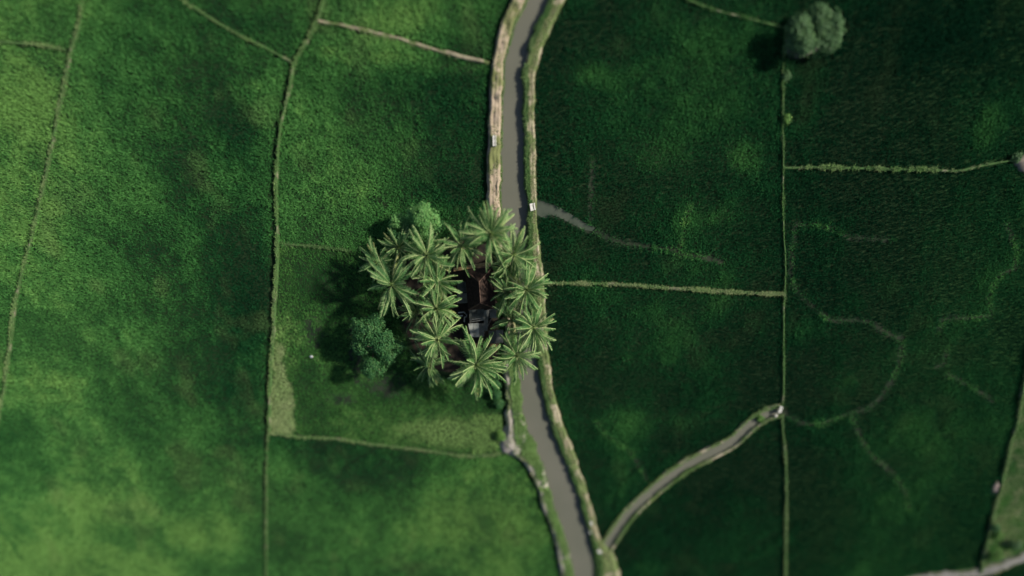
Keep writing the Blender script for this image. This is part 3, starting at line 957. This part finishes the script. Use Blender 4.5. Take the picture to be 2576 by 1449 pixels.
def palm(cx, cy, rad, z, nf, key, label, base=None, seed=0, dead=0):
    z *= .8
    r = random.Random(seed * 7 + 3)
    top = P(cx, cy, z)
    b = P(*base, 0) if base else Vector((top.x + r.uniform(-.7, .7), top.y + r.uniform(-.7, .7), 0))
    b.z = .06
    t = empty('coconut_palm', b, label, 'palm tree', 'coconut palms round the house')
    loc = top - b
    v = []; f = []
    pts = []; rads = []
    for i in range(9):
        s = i / 8
        pts.append(Vector((loc.x * s ** 1.6, loc.y * s ** 1.6, loc.z * s - .12 * (i == 0))))
        rads.append(.24 * (1 - s) ** 2 + .13 + (.09 if i == 0 else 0))
    tube(v, f, pts, rads, 8)
    mesh_obj('trunk', v, f, M_TRUNK, t, True)
    scale = span(cx, cy, rad, z) / 4.15
    # growing tip
    v = []; f = []
    for i in range(4):
        a = i * 1.9 + seed
        tip = Vector((math.cos(a) * .25, math.sin(a) * .25, 1.25 - .2 * i))
        tube(v, f, [loc, loc + tip * .5, loc + tip], [.10, .06, .015], 5, False)
    mesh_obj('growing_tip', v, f, M_HEART, t, True, [.2 + .6 * r.random() for _ in v])
    nf = int(nf * 1.6)
    lean = Matrix.Rotation(r.uniform(.04, .30), 3, Vector((r.uniform(-1, 1), r.uniform(-1, 1), 0)).normalized())
    wind = r.uniform(0, 6.28)
    for i in range(nf):
        q = i / (nf - 1)
        tier = min(3, int(q * 3.999))
        if q < .12:
            tier = 0
        ang = i * 2.39996 + seed * 1.3 + r.uniform(-.4, .4)
        ang += .25 * math.sin(ang - wind)
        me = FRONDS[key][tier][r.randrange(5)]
        o = bpy.data.objects.new('frond', me)
        COL.objects.link(o)
        o.parent = t
        o.location = loc + Vector((math.cos(ang), math.sin(ang), 0)) * .12 + Vector((0, 0, .18 - .45 * q))
        sc = scale * r.uniform(.78, 1.16) * (.88 if tier == 0 else 1)
        o.scale = (sc, sc * r.choice((-1, 1)), sc)
        o.rotation_euler = (lean @ Euler((r.uniform(-.6, .6), r.uniform(-.22, .2), ang)).to_matrix()).to_euler()
    for i in range(2):
        ang = r.uniform(0, 6.28)
        o = bpy.data.objects.new('yellowing_frond', FRONDS['pale'][r.randrange(3)])
        COL.objects.link(o); o.parent = t
        o.location = loc + Vector((math.cos(ang) * .13, math.sin(ang) * .13, -.2))
        o.rotation_euler = (r.uniform(-.5, .5), 0, ang)
        o.scale = (scale * r.uniform(.8, 1.05),) * 3
    for i in range(dead):
        ang = r.uniform(0, 6.28)
        o = bpy.data.objects.new('dead_frond', FRONDS['dead'][i % 3])
        COL.objects.link(o); o.parent = t
        o.location = loc + Vector((math.cos(ang) * .15, math.sin(ang) * .15, -.35))
        o.rotation_euler = (r.uniform(-.3, .3), 0, ang)
        o.scale = (scale,) * 3
        o['label'] = 'dry brown frond hanging under the crown'
    for i in range(5):
        ang = i * 1.256 + seed
        o = bpy.data.objects.new('coconut', NUT)
        COL.objects.link(o); o.parent = t
        o.location = loc + Vector((math.cos(ang) * .27, math.sin(ang) * .27, -.38 - .08 * (i % 2)))
    return t


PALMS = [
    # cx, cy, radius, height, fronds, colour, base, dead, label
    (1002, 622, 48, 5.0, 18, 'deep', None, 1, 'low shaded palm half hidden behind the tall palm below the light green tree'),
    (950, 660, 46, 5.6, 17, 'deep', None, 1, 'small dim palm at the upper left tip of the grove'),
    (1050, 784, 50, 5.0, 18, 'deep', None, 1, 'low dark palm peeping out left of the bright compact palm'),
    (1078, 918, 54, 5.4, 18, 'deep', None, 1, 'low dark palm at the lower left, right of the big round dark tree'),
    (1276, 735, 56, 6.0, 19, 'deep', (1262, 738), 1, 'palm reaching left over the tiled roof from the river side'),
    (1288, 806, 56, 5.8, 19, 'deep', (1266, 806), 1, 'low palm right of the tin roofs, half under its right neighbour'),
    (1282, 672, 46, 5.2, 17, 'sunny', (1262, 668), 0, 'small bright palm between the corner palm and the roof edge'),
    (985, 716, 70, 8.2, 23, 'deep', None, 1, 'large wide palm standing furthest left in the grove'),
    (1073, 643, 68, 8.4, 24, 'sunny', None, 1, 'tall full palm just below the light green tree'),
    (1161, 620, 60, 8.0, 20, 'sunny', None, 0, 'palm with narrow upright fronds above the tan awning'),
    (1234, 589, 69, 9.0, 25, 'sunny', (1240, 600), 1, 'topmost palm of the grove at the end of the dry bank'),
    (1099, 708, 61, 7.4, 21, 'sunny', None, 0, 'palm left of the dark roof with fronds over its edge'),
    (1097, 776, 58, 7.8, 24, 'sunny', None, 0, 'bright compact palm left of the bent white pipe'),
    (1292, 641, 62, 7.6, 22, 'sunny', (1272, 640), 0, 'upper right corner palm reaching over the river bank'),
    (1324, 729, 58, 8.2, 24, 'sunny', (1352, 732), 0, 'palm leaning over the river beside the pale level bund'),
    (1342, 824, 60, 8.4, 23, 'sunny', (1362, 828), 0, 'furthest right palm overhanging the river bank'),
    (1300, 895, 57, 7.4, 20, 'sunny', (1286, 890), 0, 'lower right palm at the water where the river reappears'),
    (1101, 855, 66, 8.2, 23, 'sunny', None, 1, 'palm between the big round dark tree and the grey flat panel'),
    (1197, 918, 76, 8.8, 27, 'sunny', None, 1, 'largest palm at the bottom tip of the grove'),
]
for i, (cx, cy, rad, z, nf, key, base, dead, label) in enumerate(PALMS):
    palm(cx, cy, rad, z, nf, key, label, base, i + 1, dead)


# ================================================================== BROADLEAF TREES AND BUSHES
def crown(blobs, n, size, mat, parent, seed, name='crown', shell=.62):
    """leaf clumps spread through several lobes; blobs = (x,y,z,rx,ry,rz) relative to the parent"""
    r = np.random.default_rng(seed)
    vol = np.array([b[3] * b[4] for b in blobs]); vol = vol / vol.sum()
    v = []; f = []; tint = []
    clump_c = []
    for bi, b in enumerate(blobs):
        m = max(5, int(vol[bi] * n / 28))
        for _ in range(m):
            d = r.normal(size=3); d /= np.linalg.norm(d)
            if d[2] < -.35:
                d[2] *= -1
            rr = shell + (1 - shell) * r.random() ** .6
            c = np.array(b[:3]) + d * np.array(b[3:]) * rr
            clump_c.append((c, d, r.uniform(-.2, .2)))
    per = max(6, int(n / len(clump_c)))
    for c, d, ct in clump_c:
        cr = size * r.uniform(1.6, 2.8)
        for _ in range(per):
            q = r.normal(size=3); q /= np.linalg.norm(q)
            p = Vector(c + q * cr * r.random() ** .5 * np.array([1, 1, .7]))
            nrm = Vector(d * .8 + q * .7 + r.normal(size=3) * .45 + np.array([0, 0, .5])).normalized()
            a = nrm.orthogonal().normalized()
            a.rotate(Matrix.Rotation(r.uniform(0, 6.28), 3, nrm))
            bb = nrm.cross(a)
            l = size * r.uniform(.7, 1.25); w2 = l * .34
            k = len(v)
            v += [p - a * l * .5, p + bb * w2 + nrm * l * .06, p + a * l * .5 - nrm * l * .1, p - bb * w2 + nrm * l * .06]
            f += [(k, k + 1, k + 2), (k, k + 2, k + 3)]
            tv = float(np.clip(.45 + ct + r.normal(0, .13) + (.35 if r.random() < .04 else 0), 0, 1))
            tint += [tv] * 4
    return mesh_obj(name, v, f, mat, parent, tint=tint)


def limbs(base_h, blobs, r0, parent, seed):
    r = random.Random(seed)
    v = []; f = []
    tube(v, f, [(0, 0, -.15), (r.uniform(-.1, .1), r.uniform(-.1, .1), base_h * .5), (0, 0, base_h)], [r0 * 1.35, r0, r0 * .8], 8)
    for b in blobs:
        e = Vector(b[:3]) + Vector((0, 0, b[5] * .2))
        m = Vector((e.x * .45, e.y * .45, base_h + (e.z - base_h) * .35))
        tube(v, f, [(0, 0, base_h * .9), m, e], [r0 * .6, r0 * .4, r0 * .12], 6)
        for _ in range(4):
            d = Vector((r.uniform(-1, 1), r.uniform(-1, 1), r.uniform(0, .8)))
            tube(v, f, [e, e + Vector((d.x * b[3], d.y * b[4], d.z * b[5])) * .7], [r0 * .14, r0 * .04], 5)
    mesh_obj('trunk', v, f, M_BARK, parent, True)


def tree(name, lobes, label, cat, n, size, mat, base, seed, group=None, trunk_h=None, r0=.2):
    """lobes in plan units: (ux, uy, r_x, r_y, z, rz)"""
    b = P(*base, 0)
    t = empty(name, b, label, cat, group)
    bl_ = []
    for ux, uy, rx, ry, z, rz in lobes:
        c = P(ux, uy, z) - b
        bl_.append((c.x, c.y, z, span(ux, uy, rx, z), span(ux, uy, ry, z) * math.cos(TILT) * 1.1, rz))
    th = trunk_h or min(q[2] for q in bl_) * .7
    limbs(th, bl_, r0, t, seed)
    crown(bl_, n, size, mat, t, seed + 50)
    return t


tree('broadleaf_tree', [(1063, 550, 25, 26, 4.6, 1.5), (1042, 542, 14, 14, 3.9, 1.0), (1088, 554, 15, 20, 4.0, 1.2), (1060, 582, 28, 18, 3.6, 1.2), (1066, 529, 17, 12, 4.3, .9)],
     'light green leafy tree at the top left of the palm grove', 'tree', 7500, .24, M_LEAF_BRIGHT, (1062, 556), 201)
tree('leafy_shrub', [(1004, 560, 20, 17, 2.8, 1.1), (1024, 566, 14, 14, 2.6, 1.0), (990, 576, 11, 11, 1.9, .8)],
     'lower rounded green shrub left of the light green tree', 'shrub', 2600, .22, M_LEAF_BRIGHT, (1008, 566), 202, r0=.09)
tree('leafy_shrub', [(1101, 570, 10, 12, 2.6, 1.0), (1096, 586, 9, 8, 2.0, .8)],
     'small dark green shrub right of the light green tree', 'shrub', 1100, .22, M_LEAF_DARK, (1100, 576), 203, r0=.09)
tree('broadleaf_tree', [(925, 836, 34, 30, 5.2, 1.7), (958, 858, 32, 32, 5.4, 1.7), (912, 868, 24, 28, 4.4, 1.5), (940, 926, 30, 24, 4.6, 1.4), (972, 892, 22, 22, 4.2, 1.3), (1000, 868, 18, 18, 3.6, 1.1), (905, 820, 17, 17, 4.6, 1.1), (948, 810, 20, 16, 4.4, 1.2)],
     'big round dark green tree at the left of the palm grove', 'tree', 11000, .25, M_LEAF_DARK, (945, 872), 204, r0=.3)
tree('broadleaf_tree', [(2056, 46, 23, 20, 2.3, 1.0), (2096, 64, 16, 18, 2.1, .9), (2070, 72, 26, 18, 2.2, .9), (2008, 68, 20, 16, 2.9, 1.0), (2020, 86, 16, 14, 2.8, .9), (2024, 114, 20, 15, 2.8, .9), (2084, 98, 28, 20, 2.2, .8), (1998, 102, 18, 16, 2.0, .7), (2050, 108, 20, 14, 2.1, .7)],
     'round greyish tree alone in the dark upper right fields', 'tree', 7500, .32, M_LEAF_GREY, (2044, 82), 205, r0=.24)
tree('broadleaf_tree', [(1004, 604, 22, 16, 3.2, 1.1), (978, 636, 18, 14, 2.8, 1.0), (1034, 598, 18, 14, 3.0, 1.0)],
     'dark shaded tree under the left palms below the rounded shrub', 'tree', 3000, .24, M_LEAF_DARK, (1004, 612), 206)

# banana plant in the grove
def banana(ux, uy, label, seed):
    r = random.Random(seed)
    b = P(ux, uy, 0)
    b.z = .05
    t = empty('banana_plant', b, label, 'banana plant')
    v = []; f = []
    tube(v, f, [(0, 0, -.1), (.03, 0, 1.2), (0, .04, 2.6)], [.17, .14, .09], 8)
    mesh_obj('stem', v, f, M_NUT, t, True)
    for k in range(9):
        a = k * 2.4 + r.uniform(-.3, .3)
        el = R(r.uniform(25, 70)); L = r.uniform(1.7, 2.3)
        v = []; f = []; ti = []
        p = Vector((0, 0, 2.5)); n = 8
        for i in range(n + 1):
            s = i / n
            e = el - 1.5 * s
            if i:
                p = p + Vector((math.cos(a) * math.cos(e), math.sin(a) * math.cos(e), math.sin(e))) * L / n
            wd = .36 * math.sin(math.pi * min(1, .06 + s * .94)) ** .7 + .02
            sv = Vector((-math.sin(a), math.cos(a), 0)) * wd
            v += [p - sv + Vector((0, 0, -.1 * wd)), p + Vector((0, 0, .0)), p + sv + Vector((0, 0, -.1 * wd))]
            ti += [.5, .9, .5]
            if i:
                q = len(v) - 6
                f += [(q, q + 1, q + 4, q + 3), (q + 1, q + 2, q + 5, q + 4)]
        mesh_obj('leaf', v, f, M_LEAF_LIGHT, t, True, ti)


banana(1268, 690, 'banana plant with broad shiny leaves beside the roof edge, river side', 5)
banana(1272, 766, 'banana plant in the shade below the palm reaching over the tiled roof', 8)

BUSH = [
    (1245, 970, 11, 1.5, M_LEAF_DARK, 'uppermost dark bush of the row beside the lower left river bank', 'bushes beside the lower river bank'),
    (1249, 991, 12, 1.6, M_LEAF_DARK, 'middle dark bush of the row beside the lower left river bank', 'bushes beside the lower river bank'),
    (1255, 1015, 11, 1.4, M_LEAF_DARK, 'lowest dark bush of the row beside the lower left river bank', 'bushes beside the lower river bank'),
    (1258, 1096, 13, 1.3, M_LEAF_LIGHT, 'pale yellow green bush at the grey bare corner of the meadow', None),
    (1977, 192, 5, .7, M_LEAF_GREY, 'small bush on the upright bund below the round grey tree', None),
    (1978, 300, 6, .8, M_LEAF_LIGHT, 'light green bush on the upright bund above the weedy bund', None),
    (2503, 1325, 12, 1.3, M_LEAF_DARK, 'dark bush at the foot of the slanting lower right bund', 'bushes by the gravel road'),
    (2513, 1346, 13, 1.5, M_LEAF_LIGHT, 'mid green bush between the dark bush and the road bush', 'bushes by the gravel road'),
    (2507, 1394, 18, 2.0, M_LEAF_LIGHT, 'largest bright green bush standing at the edge of the gravel road', 'bushes by the gravel road'),
    (2552, 1368, 15, 1.6, M_LEAF_GREY, 'greyish bush at the right frame edge above the gravel road', 'bushes by the gravel road'),
    (1913, 1052, 6, .7, M_LEAF_LIGHT, 'small tuft bush on the canal bank just before the canal head', None),
    (2556, 396, 8, .9, M_LEAF_GREY, 'small grey bush on the brown mound at the right edge', None),
]
for i, (ux, uy, rr, z, m, label, grp) in enumerate(BUSH):
    r = random.Random(i + 300)
    lob = [(ux, uy, rr * .75, rr * .75, z * .62, z * .45)]
    for _ in range(3):
        a = r.uniform(0, 6.28)
        lob.append((ux + math.cos(a) * rr * .5, uy + math.sin(a) * rr * .5, rr * .5, rr * .5, z * r.uniform(.4, .6), z * .35))
    tree('bush', lob, label, 'bush', int(420 + rr * 42), .20, m, (ux, uy), 320 + i, grp, z * .3, .05)


# ================================================================== THE HOUSE
def WP(ux, uy, z):
    return P(ux, uy, z)


hb = P(1206, 725, 0); hb.z = .1
house_o = empty('house', hb, 'tile roofed house with tin lean-to half hidden among the palms', 'house')


def hobj(name, v, f, mat, parent=None, smooth=False):
    return mesh_obj(name, [Vector(p) - hb for p in v], f, mat, parent or house_o, smooth)


# hip roof: ridge runs up-down the picture; slopes are stepped like courses of tiles
EZ, RZ = 2.9, 4.7
nw, ne, se, sw = P(1170, 680, EZ), P(1240, 671, EZ), P(1246, 776, EZ), P(1178, 780, EZ)
rn, rs = P(1205, 709, RZ), P(1209, 762, RZ)


def tiled_slope(a, b, c, d, courses, name):
    """eave edge a-b, ridge edge d-c (d above a, c above b)"""
    a, b, c, d = (Vector(q) for q in (a, b, c, d))
    nrm = (b - a).cross(d - a)
    if nrm.length < 1e-6:
        nrm = (b - a).cross(c - a)
    nrm.normalize()
    if nrm.z < 0:
        nrm = -nrm
    v = []; f = []
    for i in range(courses):
        s0, s1 = i / courses, (i + 1) / courses
        l0, r0_ = a.lerp(d, s0), b.lerp(c, s0)
        l1, r1 = a.lerp(d, s1), b.lerp(c, s1)
        k = len(v)
        up = nrm * .05
        v += [l0 + up, r0_ + up, r1 + nrm * .004, l1 + nrm * .004, l0, r0_]
        f += [(k, k + 1, k + 2, k + 3), (k + 4, k + 5, k + 1, k)]
    return hobj(name, v, f, M_RUST_TILE)


tiled_slope(nw, ne, rn, rn, 9, 'roof_slope')
tiled_slope(ne, se, rs, rn, 12, 'roof_slope')
tiled_slope(se, sw, rs, rs, 7, 'roof_slope')
tiled_slope(sw, nw, rn, rs, 12, 'roof_slope')
M_CAP = simple_noise_mat('ridge_caps', (.06, .036, .027), (.11, .07, .052), 4, .85, .3)
for a, b in ((rn, rs), (nw, rn), (ne, rn), (se, rs), (sw, rs)):
    v = []; f = []
    tube(v, f, [a + Vector((0, 0, .05)), a.lerp(b, .5) + Vector((0, 0, .06)), b + Vector((0, 0, .06))], [.09, .09, .09], 6)
    hobj('ridge_cap', v, f, M_CAP)
# walls
inn = [q.lerp((nw + ne + se + sw) / 4, .12) for q in (nw, ne, se, sw)]
v = [Vector((q.x, q.y, 0)) for q in inn] + [Vector((q.x, q.y, EZ + .25)) for q in inn]
hobj('wall', v, [(0, 1, 5, 4), (1, 2, 6, 5), (2, 3, 7, 6), (3, 0, 4, 7)], M_WALL)
# tan board awning along the upper eave
aw = [P(1141, 683, 2.5), P(1224, 668, 2.5), P(1224, 659.5, 2.35), P(1141, 674.5, 2.35)]
nb = 8
for i in range(nb):
    s0, s1 = i / nb + .003, (i + 1) / nb - .003
    l0, l1 = aw[0].lerp(aw[1], s0), aw[0].lerp(aw[1], s1)
    m0, m1 = aw[3].lerp(aw[2], s0), aw[3].lerp(aw[2], s1)
    th = Vector((0, 0, -.05 - .01 * (i % 2)))
    v = [l0, l1, m1, m0] + [q + th for q in (l0, l1, m1, m0)]
    hobj('awning_board', v, [(0, 1, 2, 3), (7, 6, 5, 4), (0, 4, 5, 1), (1, 5, 6, 2), (2, 6, 7, 3), (3, 7, 4, 0)], M_THATCH)
for s in (.02, .35, .66, .98):
    q = aw[3].lerp(aw[2], s)
    v = []; f = []
    tube(v, f, [(q.x, q.y, -.05), (q.x, q.y, q.z - .07)], [.05, .05], 6)
    hobj('awning_post', v, f, M_WOOD)


def corrugated(name, quad, waves, amp, mat, parent, thick=.012, lab=None):
    """quad a,b,c,d: ribs run from edge a-b to edge d-c"""
    a, b, c, d = (Vector(q) for q in quad)
    nrm = (b - a).cross(d - a).normalized()
    if nrm.z < 0:
        nrm = -nrm
    n = waves * 4
    v = []; f = []
    for i in range(n + 1):
        s = i / n
        h = nrm * amp * math.sin(s * waves * 2 * math.pi)
        v += [a.lerp(b, s) + h, d.lerp(c, s) + h]
    for i in range(n):
        k = 2 * i
        f.append((k, k + 2, k + 3, k + 1))
    base = parent.location
    o = mesh_obj(name, [p - base for p in v], f, mat, parent)
    if lab:
        o['label'] = lab
    md = o.modifiers.new('thickness', 'SOLIDIFY'); md.thickness = thick
    return o


# lean-to of tin on the left of the house, ribs running sideways
corrugated('tin_sheet', [P(1176, 735, 2.6), P(1176, 708, 2.6), P(1151, 710, 2.0), P(1150, 737, 2.0)], 9, .035, M_TIN_DARK, house_o, lab='dark weathered tin sheet')
corrugated('tin_sheet', [P(1177, 762, 2.65), P(1177, 737, 2.65), P(1151, 738, 2.05), P(1150, 763, 2.05)], 9, .035, M_TIN, house_o, lab='paler grey tin sheet')
for ux, uy in ((1152, 712), (1152, 737), (1152, 761)):
    q = P(ux, uy, 1.95)
    v = []; f = []
    tube(v, f, [(q.x, q.y, -.05), (q.x, q.y, 1.97)], [.05, .05], 6)
    hobj('lean_to_post', v, f, M_WOOD)

# kitchen shed below the house: tin sheets sloping towards the bottom
sb = P(1206, 815, 0); sb.z = .1
shed = empty('shed', sb, 'tin roofed shed with patched grey panels below the tiled house', 'shed')
corrugated('tin_sheet', [P(1180, 779, 3.0), P(1199, 778, 3.0), P(1199, 802, 2.75), P(1181, 804, 2.75)], 9, .03, M_TIN_DARK, shed)
corrugated('tin_sheet', [P(1199.5, 778, 3.03), P(1218, 777, 3.03), P(1219, 806, 2.72), P(1199.5, 802, 2.78)], 9, .03, M_TIN_DARK, shed)
corrugated('tin_sheet', [P(1219, 780, 3.0), P(1230, 779, 3.0), P(1226, 832, 2.35), P(1217, 832, 2.35)], 5, .03, M_TIN, shed, lab='narrow long grey tin sheet')
corrugated('tin_sheet', [P(1231, 777, 2.9), P(1248, 776, 2.9), P(1249, 800, 2.65), P(1232, 800, 2.65)], 7, .035, M_TIN, shed, lab='pale tin sheet beside the palm')
corrugated('tin_sheet', [P(1204, 814, 2.66), P(1217, 813, 2.66), P(1218, 847, 2.3), P(1205, 848, 2.3)], 6, .035, M_TIN, shed, lab='bright grey tin sheet')


def panel(quad, lab, th=.03, mat=M_PANEL):
    q = [Vector(p) - sb for p in quad]
    v = q + [p + Vector((0, 0, -th)) for p in q]
    o = mesh_obj('flat_panel', v, [(0, 1, 2, 3), (7, 6, 5, 4), (0, 4, 5, 1), (1, 5, 6, 2), (2, 6, 7, 3), (3, 7, 4, 0)], mat, shed)
    o['label'] = lab


panel([P(1178, 814.5, 2.72), P(1192, 813, 2.72), P(1193, 848, 2.36), P(1184, 848, 2.36)], 'stained grey flat panel with torn corner')
panel([P(1191.5, 813.5, 2.78), P(1204.5, 812.5, 2.78), P(1205.5, 848, 2.42), P(1192.5, 848, 2.42)], 'pale grey flat panel in the middle')
for a, b in (((1181, 805.5), (1218, 799.5)), ((1181, 810), (1218, 804.5))):
    pa, pb = P(*a, 2.86), P(*b, 2.90)
    v = []; f = []
    d = (pb - pa)
    rot = Matrix.Rotation(math.atan2(d.y, d.x), 3, 'Z')
    box(v, f, (pa + pb) / 2 - sb, d.length, .09, .05, rot)
    mesh_obj('roof_batten', v, f, M_TIN, shed)
q = [P(1184, 786, 0), P(1244, 786, 0), P(1216, 842, 0), P(1187, 842, 0)]
v = []; f = []
for k in range(4):
    a, b = q[k], q[(k + 1) % 4]
    d = b - a
    box(v, f, ((a + b) / 2 + Vector((0, 0, 1.05))) - sb, d.length - .12, .08, 2.15, Matrix.Rotation(math.atan2(d.y, d.x), 3, 'Z'))
mesh_obj('wall', v, f, M_WOOD, shed)

sb2 = P(1247, 847, 0); sb2.z = .1
lean = empty('lean_to_shelter', sb2, 'small low tin shelter right of the grey patched panels', 'shelter')
corrugated('tin_sheet', [P(1229, 832, 2.1), P(1247, 831, 2.1), P(1247, 864, 1.8), P(1230, 864, 1.8)], 8, .03, M_TIN_DARK, lean, lab='darker tin sheet')
corrugated('tin_sheet', [P(1248, 830, 2.14), P(1266, 830, 2.14), P(1266, 862, 1.84), P(1248, 863, 1.84)], 8, .03, M_TIN, lean, lab='paler tin sheet')
for ux, uy in ((1231, 834), (1264, 833), (1232, 862), (1264, 860)):
    p = P(ux, uy, 0)
    v = []; f = []
    tube(v, f, [Vector((p.x, p.y, -.05)) - sb2, Vector((p.x, p.y, 1.85 if uy > 850 else 2.06)) - sb2], [.05, .05], 6)
    mesh_obj('post', v, f, M_WOOD, lean)

# bent white pipe rail left of the shed
pb_ = P(1164, 797, 0); pb_.z = .1
rail = empty('pipe_rail', pb_, 'bent white pipe rail standing in the dark yard left of the shed', 'rail')


def pipe(pts, r_=.045):
    v = []; f = []
    tube(v, f, [Vector(p) - pb_ for p in pts], [r_] * len(pts), 8)
    return mesh_obj('pipe', v, f, M_WHITE, rail, True)


def G(ux, uy, z):
    return P(ux, uy, z)


pipe([G(1153, 786.5, 1.0), G(1161, 785.6, 1.0), G(1167, 785, 1.0), G(1169, 786, .98), G(1169.5, 788, .9)])
pipe([G(1153, 795, 1.0), G(1158, 794.6, 1.0), G(1164, 794, 1.0)])
pipe([G(1168.5, 798, 1.0), G(1168.3, 803, 1.0), G(1168, 809, 1.0)])
pipe([G(1169.5, 788, .9), G(1173, 791, .82), G(1174.5, 794, .8), G(1172.5, 797, .85), G(1168.5, 798, 1.0)], .03)
for ux, uy in ((1153, 786.5), (1153, 795), (1168, 809)):
    pipe([(*G(ux, uy, 1.0)[:2], .02), G(ux, uy, 1.0)])

# heap of dry fronds and litter, fallen poles
patch('leaf_litter', [(1226, 872), (1236, 864), (1248, 866), (1252, 878), (1244, 888), (1230, 884)], .1, M_DEBRIS, 'brown heap of dry leaf litter below the low tin shelter', 'litter', .35, 41, kind='stuff')
for i, (a, b, lab) in enumerate((((1218, 872, 0), (1226, 862, 0), 'grey wooden pole lying at the heap of dry litter'), ((1146, 812, 0), (1152, 830, 0), 'grey wooden pole lying in the dark yard left of the panels'))):
    p, q = P(*a), P(*b)
    v = []; f = []
    tube(v, f, [(0, 0, 0), q - p], [.05, .04], 7)
    o = mesh_obj('wooden_pole', v, f, M_WOOD)
    o.location = (p.x, p.y, .17)
    tag(o, lab, 'pole', 'poles lying in the yard')


# ================================================================== SLUICES, STONES, BIRD
def sluice(ux, uy, z, wx, wy, h, ang, label, hole=True):
    b = P(ux, uy, z); b.z = z - h * .7
    t = empty('sluice_gate', b, label, 'sluice gate', 'white concrete sluice gates')
    t.rotation_euler = (0, 0, ang)
    wx *= .85; wy *= .85
    for sg in (-1, 1):
        v = []; f = []
        box(v, f, (0, sg * (wy / 2 - .07), h / 2), wx, .14, h)
        mesh_obj('side_wall', v, f, M_CONCRETE, t)
    v = []; f = []
    box(v, f, (wx * .12, 0, h * .45 + .002), .08, wy - .28, h * .9)
    mesh_obj('gate_board', v, f, M_WOOD, t)
    v = []; f = []
    box(v, f, (-wx * .22, 0, h + .04), wx * .5, wy + .06, .08)
    mesh_obj('top_slab', v, f, M_CONCRETE, t)
    v = []; f = []
    box(v, f, (wx * .34, 0, h + .037), wx * .2, wy + .04, .074)
    mesh_obj('top_beam', v, f, M_CONCRETE, t)


sluice(1244, 355, 1.0, .55, 1.15, .9, 0, 'tall white sluice gate on the dry left river bank')
sluice(1340, 521, 1.0, .85, .85, .8, .2, 'squarish white sluice gate on the right bank between river and pool')
sluice(1963, 1030, .8, .6, 1.0, .7, -.1, 'oblong white sluice gate at the head of the feeder canal')
sluice(1487, 1315, 1.0, .5, .7, .7, .3, 'small white sluice gate on the lower right river bank above the canal mouth')
sluice(1508, 1386, .9, .6, .9, .7, .9, 'pale sluice gate at the mouth of the feeder canal')

M_STONE = simple_noise_mat('pale_stone', (.30, .29, .26), (.50, .48, .43), 4, .9, .4)
for i, (ux, uy, rr, lab) in enumerate(((1485, 1338, .35, 'pale stone below the small lower sluice gate'), (1326, 1116, .22, 'small pale stone at the grey corner by the river'), (1953, 1046, .28, 'pale stone on the lower side of the canal head'))):
    bm = bmesh.new()
    bmesh.ops.create_icosphere(bm, subdivisions=2, radius=rr)
    r = random.Random(i)
    for q in bm.verts:
        q.co *= r.uniform(.82, 1.12); q.co.z *= .6
    me = bpy.data.meshes.new('stone'); bm.to_mesh(me); bm.free(); me.materials.append(M_STONE)
    o = bpy.data.objects.new('stone', me); COL.objects.link(o)
    p = P(ux, uy, .8); o.location = (p.x, p.y, .8 if i == 0 else .62)
    tag(o, lab, 'stone', 'pale stones on the banks')

# egret in the meadow
ep = P(785, 897, .5); ep.z = 0
eg = empty('egret', ep, 'lone white egret standing in the shaded meadow grass', 'bird')
sk = [(-.34, 0, .50), (-.18, 0, .53), (0, 0, .57), (.14, 0, .62), (.20, 0, .74), (.17, 0, .86), (.22, 0, .97), (.29, 0, .985)]
rd = [.015, .085, .125, .085, .035, .028, .045, .02]
v = []; f = []
tube(v, f, sk, rd, 10)
body = mesh_obj('body', v, f, M_FEATHER, eg, True)
md = body.modifiers.new('sub', 'SUBSURF'); md.levels = md.render_levels = 2
for sg in (-1, 1):
    v = []; f = []
    pr = [(.12, .09, .64, .06), (.0, .125, .645, .11), (-.15, .11, .60, .10), (-.36, .05, .53, .02)]
    for x, y, z, hw in pr:
        v += [(x, sg * y, z - hw), (x, sg * (y + .018), z - hw * .1), (x, sg * (y - .03), z + hw * .55)]
    for i in range(3):
        k = i * 3
        f += [(k, k + 1, k + 4, k + 3), (k + 1, k + 2, k + 5, k + 4)]
    wg = mesh_obj('wing', v, f, M_FEATHER, eg, True)
    md = wg.modifiers.new('thickness', 'SOLIDIFY'); md.thickness = .015
    v = []; f = []
    tube(v, f, [(-.02, sg * .05, .50), (-.04, sg * .05, .26), (.0, sg * .05, .02), (.06, sg * .05, .0)], [.014, .01, .009, .007], 6)
    mesh_obj('leg', v, f, M_BARK, eg)
v = []; f = []
tube(v, f, [(.28, 0, .985), (.42, 0, .965)], [.016, .003], 6)
mesh_obj('beak', v, f, M_BEAK, eg)
eg.rotation_euler = (0, 0, R(8))
